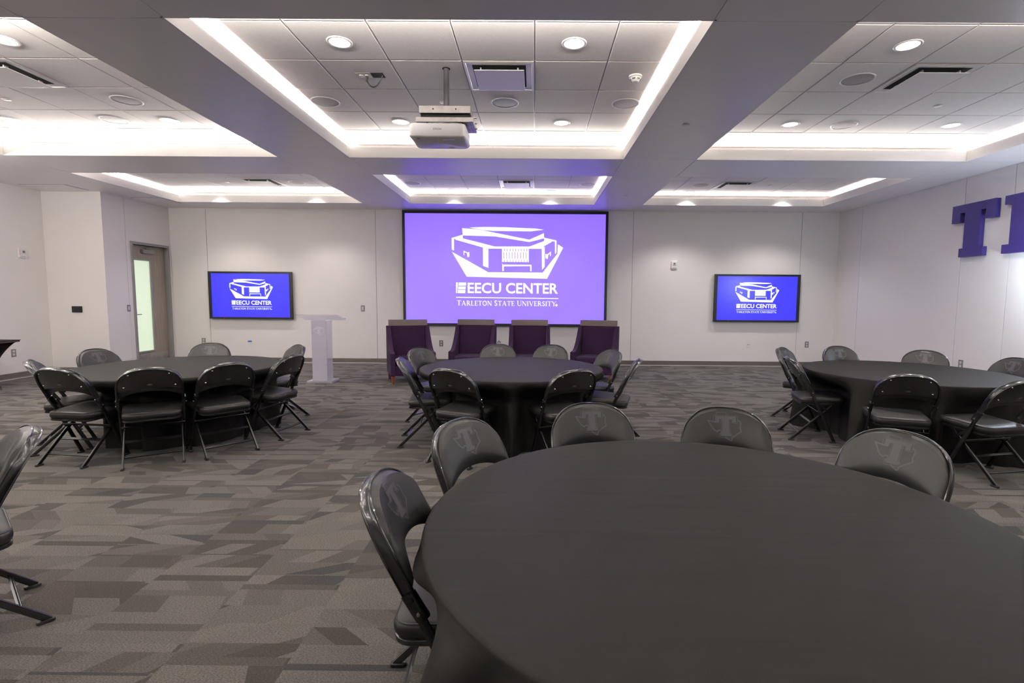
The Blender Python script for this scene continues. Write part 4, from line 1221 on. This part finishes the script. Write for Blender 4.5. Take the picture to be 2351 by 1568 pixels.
# ------------------------------------------------------------------ purple armchairs
def make_armchair():
    t = thing('armchair', '', 'armchair')
    pu = M['purple']
    W2 = 0.36
    # local: faces -y; origin floor centre; back at +y
    MB().box(-W2+0.075, W2-0.075, -0.335, 0.30, 0.13, 0.30).build('seat_base', pu, t, bevel=0.012)
    MB().box(-W2+0.078, W2-0.078, -0.345, 0.20, 0.303, 0.415).build('seat_cushion', pu, t, bevel=0.03, seg=3)
    # back: leaning slab
    mb = MB()
    prof = [(0.165, 0.30), (0.30, 0.30), (0.37, 0.905), (0.255, 0.905)]
    mb.prism(prof, lambda u, v, q: (q, u, v), -W2+0.072, W2-0.072)
    mb.build('backrest', pu, t, bevel=0.018, seg=3)
    mb = MB(); mb.prism([(0.258, 0.906), (0.366, 0.906), (0.378, 1.005), (0.283, 1.005)], lambda u, v, q: (q, u, v), -W2+0.035, W2-0.035)
    mb.build('top_rail', M['rail'], t, bevel=0.003)
    # arms: side panels sweeping down from the back top to a block front
    side = [(-0.355, 0.13), (0.33, 0.13), (0.385, 0.905), (0.275, 0.905)]
    curve = []
    for i in range(1, 13):
        s = i / 12
        curve.append((0.275 - 0.50*s - 0.02*math.sin(PI*s), 0.505 + 0.40 * (1 - s) ** 1.9))
    side = side + curve + [(-0.355, 0.495)]
    for sx in (-1, 1):
        x0, x1 = (W2-0.075, W2) if sx > 0 else (-W2, -W2+0.075)
        MB().prism(side, lambda u, v, q: (q, u, v), x0, x1).build('arm', pu, t, bevel=0.010)
    for sx in (-1, 1):
        for yy, nm, mm in ((-0.315, 'front_leg', 'redleg'), (0.275, 'rear_leg', 'redleg')):
            x = sx * (W2 - 0.04)
            m = MB()
            for z, h in ((0.0, 0.019), (0.131, 0.026)): m.v += [(x-h, yy-h, z), (x+h, yy-h, z), (x+h, yy+h, z), (x-h, yy+h, z)]
            m.f = [(3, 2, 1, 0), (4, 5, 6, 7), (0, 1, 5, 4), (1, 2, 6, 5), (2, 3, 7, 6), (3, 0, 4, 7)]
            m.build(nm, M[mm], t)
    return t
ac = make_armchair()
for i, (x, y, rz, lab) in enumerate(((-2.06, 8.58, math.radians(21), 'purple armchair with dark wood top rail, leftmost of four'), (-1.045, 8.86, math.radians(-3), 'purple armchair with dark wood top rail, second from the left'),
                                     (-0.075, 8.86, math.radians(0), 'purple armchair with dark wood top rail, third from the left'), (1.06, 8.86, math.radians(-17), 'purple armchair with dark wood top rail, rightmost of four'))):
    if i == 0: ac.location = (x, y, 0); ac.rotation_euler = (0, 0, rz); ac['label'] = lab; ac['group'] = 'purple armchairs below the screen'
    else: dup(ac, (x, y, 0), rz, lab, 'purple armchairs below the screen')

# ------------------------------------------------------------------ acrylic lectern
t = thing('lectern', 'clear and frosted acrylic lectern with etched emblem, left of armchairs', 'lectern', (-3.445, 8.36, 0))
MB().box(-0.205, 0.205, -0.16, 0.16, 0.0, 0.035).build('base', M['frost'], t, bevel=0.006)
fp = MB().box(-0.118, 0.118, -0.130, -0.120, 0.035, 1.015).build('front_panel', M['frost'], t)
for sx in (-1, 1): MB().box(sx*0.119-0.005, sx*0.119+0.005, -0.119, 0.10, 0.035, 1.0).build('side_panel', M['clear'], t)
MB().box(-0.113, 0.113, -0.118, 0.10, 0.555, 0.565).build('shelf', M['clear'], t)
MB().box(-0.113, 0.113, -0.118, 0.10, 0.640, 0.650).build('shelf', M['clear'], t)
m = MB()
m.prism([(-0.20, 1.095), (0.17, 1.005), (0.17, 1.015), (-0.20, 1.105)], lambda u, v, q: (q, u, v), -0.335, 0.335)
tp = m.build('reading_top', M['clear'], t)
MB().box(-0.335, 0.335, 0.165, 0.175, 1.005, 1.04).build('top_lip', M['clear'], tp)
mb = MB()
v, f = poly_mesh(EMB)
mb.v = [(p[0]*0.115 + 0.0, -0.1312, 0.905 + p[1]*0.115) for p in v]; mb.f = f
mb.build('emblem', M['etched'], fp, fix=False)
for sx in (-1, 1):
    for z in (0.06, 0.30, 0.55, 0.64, 0.80, 0.98):
        MB().lathe([(0, 0), (0.005, 0), (0.004, 0.004), (0, 0.004)], (0, 0, 0), 8).build('screw', M['silver'], fp).matrix_local = Matrix.Translation((sx*0.108, -0.130, z)) @ Matrix.Rotation(PI/2, 4, 'X')

# ------------------------------------------------------------------ table with stretch cover at the left edge
t = thing('covered_table', 'table in a black stretch cover at the left picture edge', 'table', (-8.02, 7.31, 0))
HX, HY, HT = 0.43, 0.27, 0.724
mb = MB(); per = []
NS = 16
for cxs, cys, ex, ey in ((-1, -1, 1, -1), (1, -1, 1, 1), (1, 1, -1, 1), (-1, 1, -1, -1)):
    for i in range(NS):
        s = i / NS; per.append((cxs + (ex - cxs)*s, cys + (ey - cys)*s, s))
NZ = 16
for j in range(NZ + 1):
    q = j / NZ
    for (a, b, s) in per:
        corner = abs(2*s - 1) if s > 0 else 1.0
        zb = 0.30 * math.sin(PI * s) ** 0.8 if s > 0 else 0.0
        z = HT * (1 - q) + zb * q
        hfrac = z / HT
        ins = 0.215 * (1 - hfrac) ** 0.55 if hfrac < 1 else 0
        ins = min(ins, 0.25) + (0.05 * math.sin(PI * (1 - hfrac)))
        flare = 0.045 * smooth(0.2, 0.0, z) * corner ** 4
        mid = 0.05 * math.sin(PI * (s if s > 0 else 0)) * math.sin(PI * min(1, q * 1.0)) * 0.6
        k = ins - flare
        px = a * (HX - k - (mid if abs(a) == 1 else 0)); py = b * (HY - k - (mid if abs(b) == 1 else 0))
        mb.v.append((px, py, z))
n_ = len(per)
for j in range(NZ):
    for i in range(n_):
        mb.f.append((j*n_ + i, j*n_ + (i+1) % n_, (j+1)*n_ + (i+1) % n_, (j+1)*n_ + i))
mb.f.append(tuple(range(n_)))
mb.build('stretch_cover', M['spandex'], t, smooth=True)
for sx in (-1, 1):
    for sy in (-1, 1):
        MB().tube([(sx*(HX-0.185), sy*(HY-0.185), 0.0), (sx*(HX-0.24), sy*(HY-0.24), 0.35), (sx*(HX-0.24), sy*(HY-0.24), HT-0.03)], circ(0.014, 8)).build('leg', M['pipe'], t, smooth=True)
MB().box(-HX+0.012, HX-0.012, -HY+0.012, HY-0.012, HT-0.03, HT-0.006).build('tabletop', M['rail'], t)
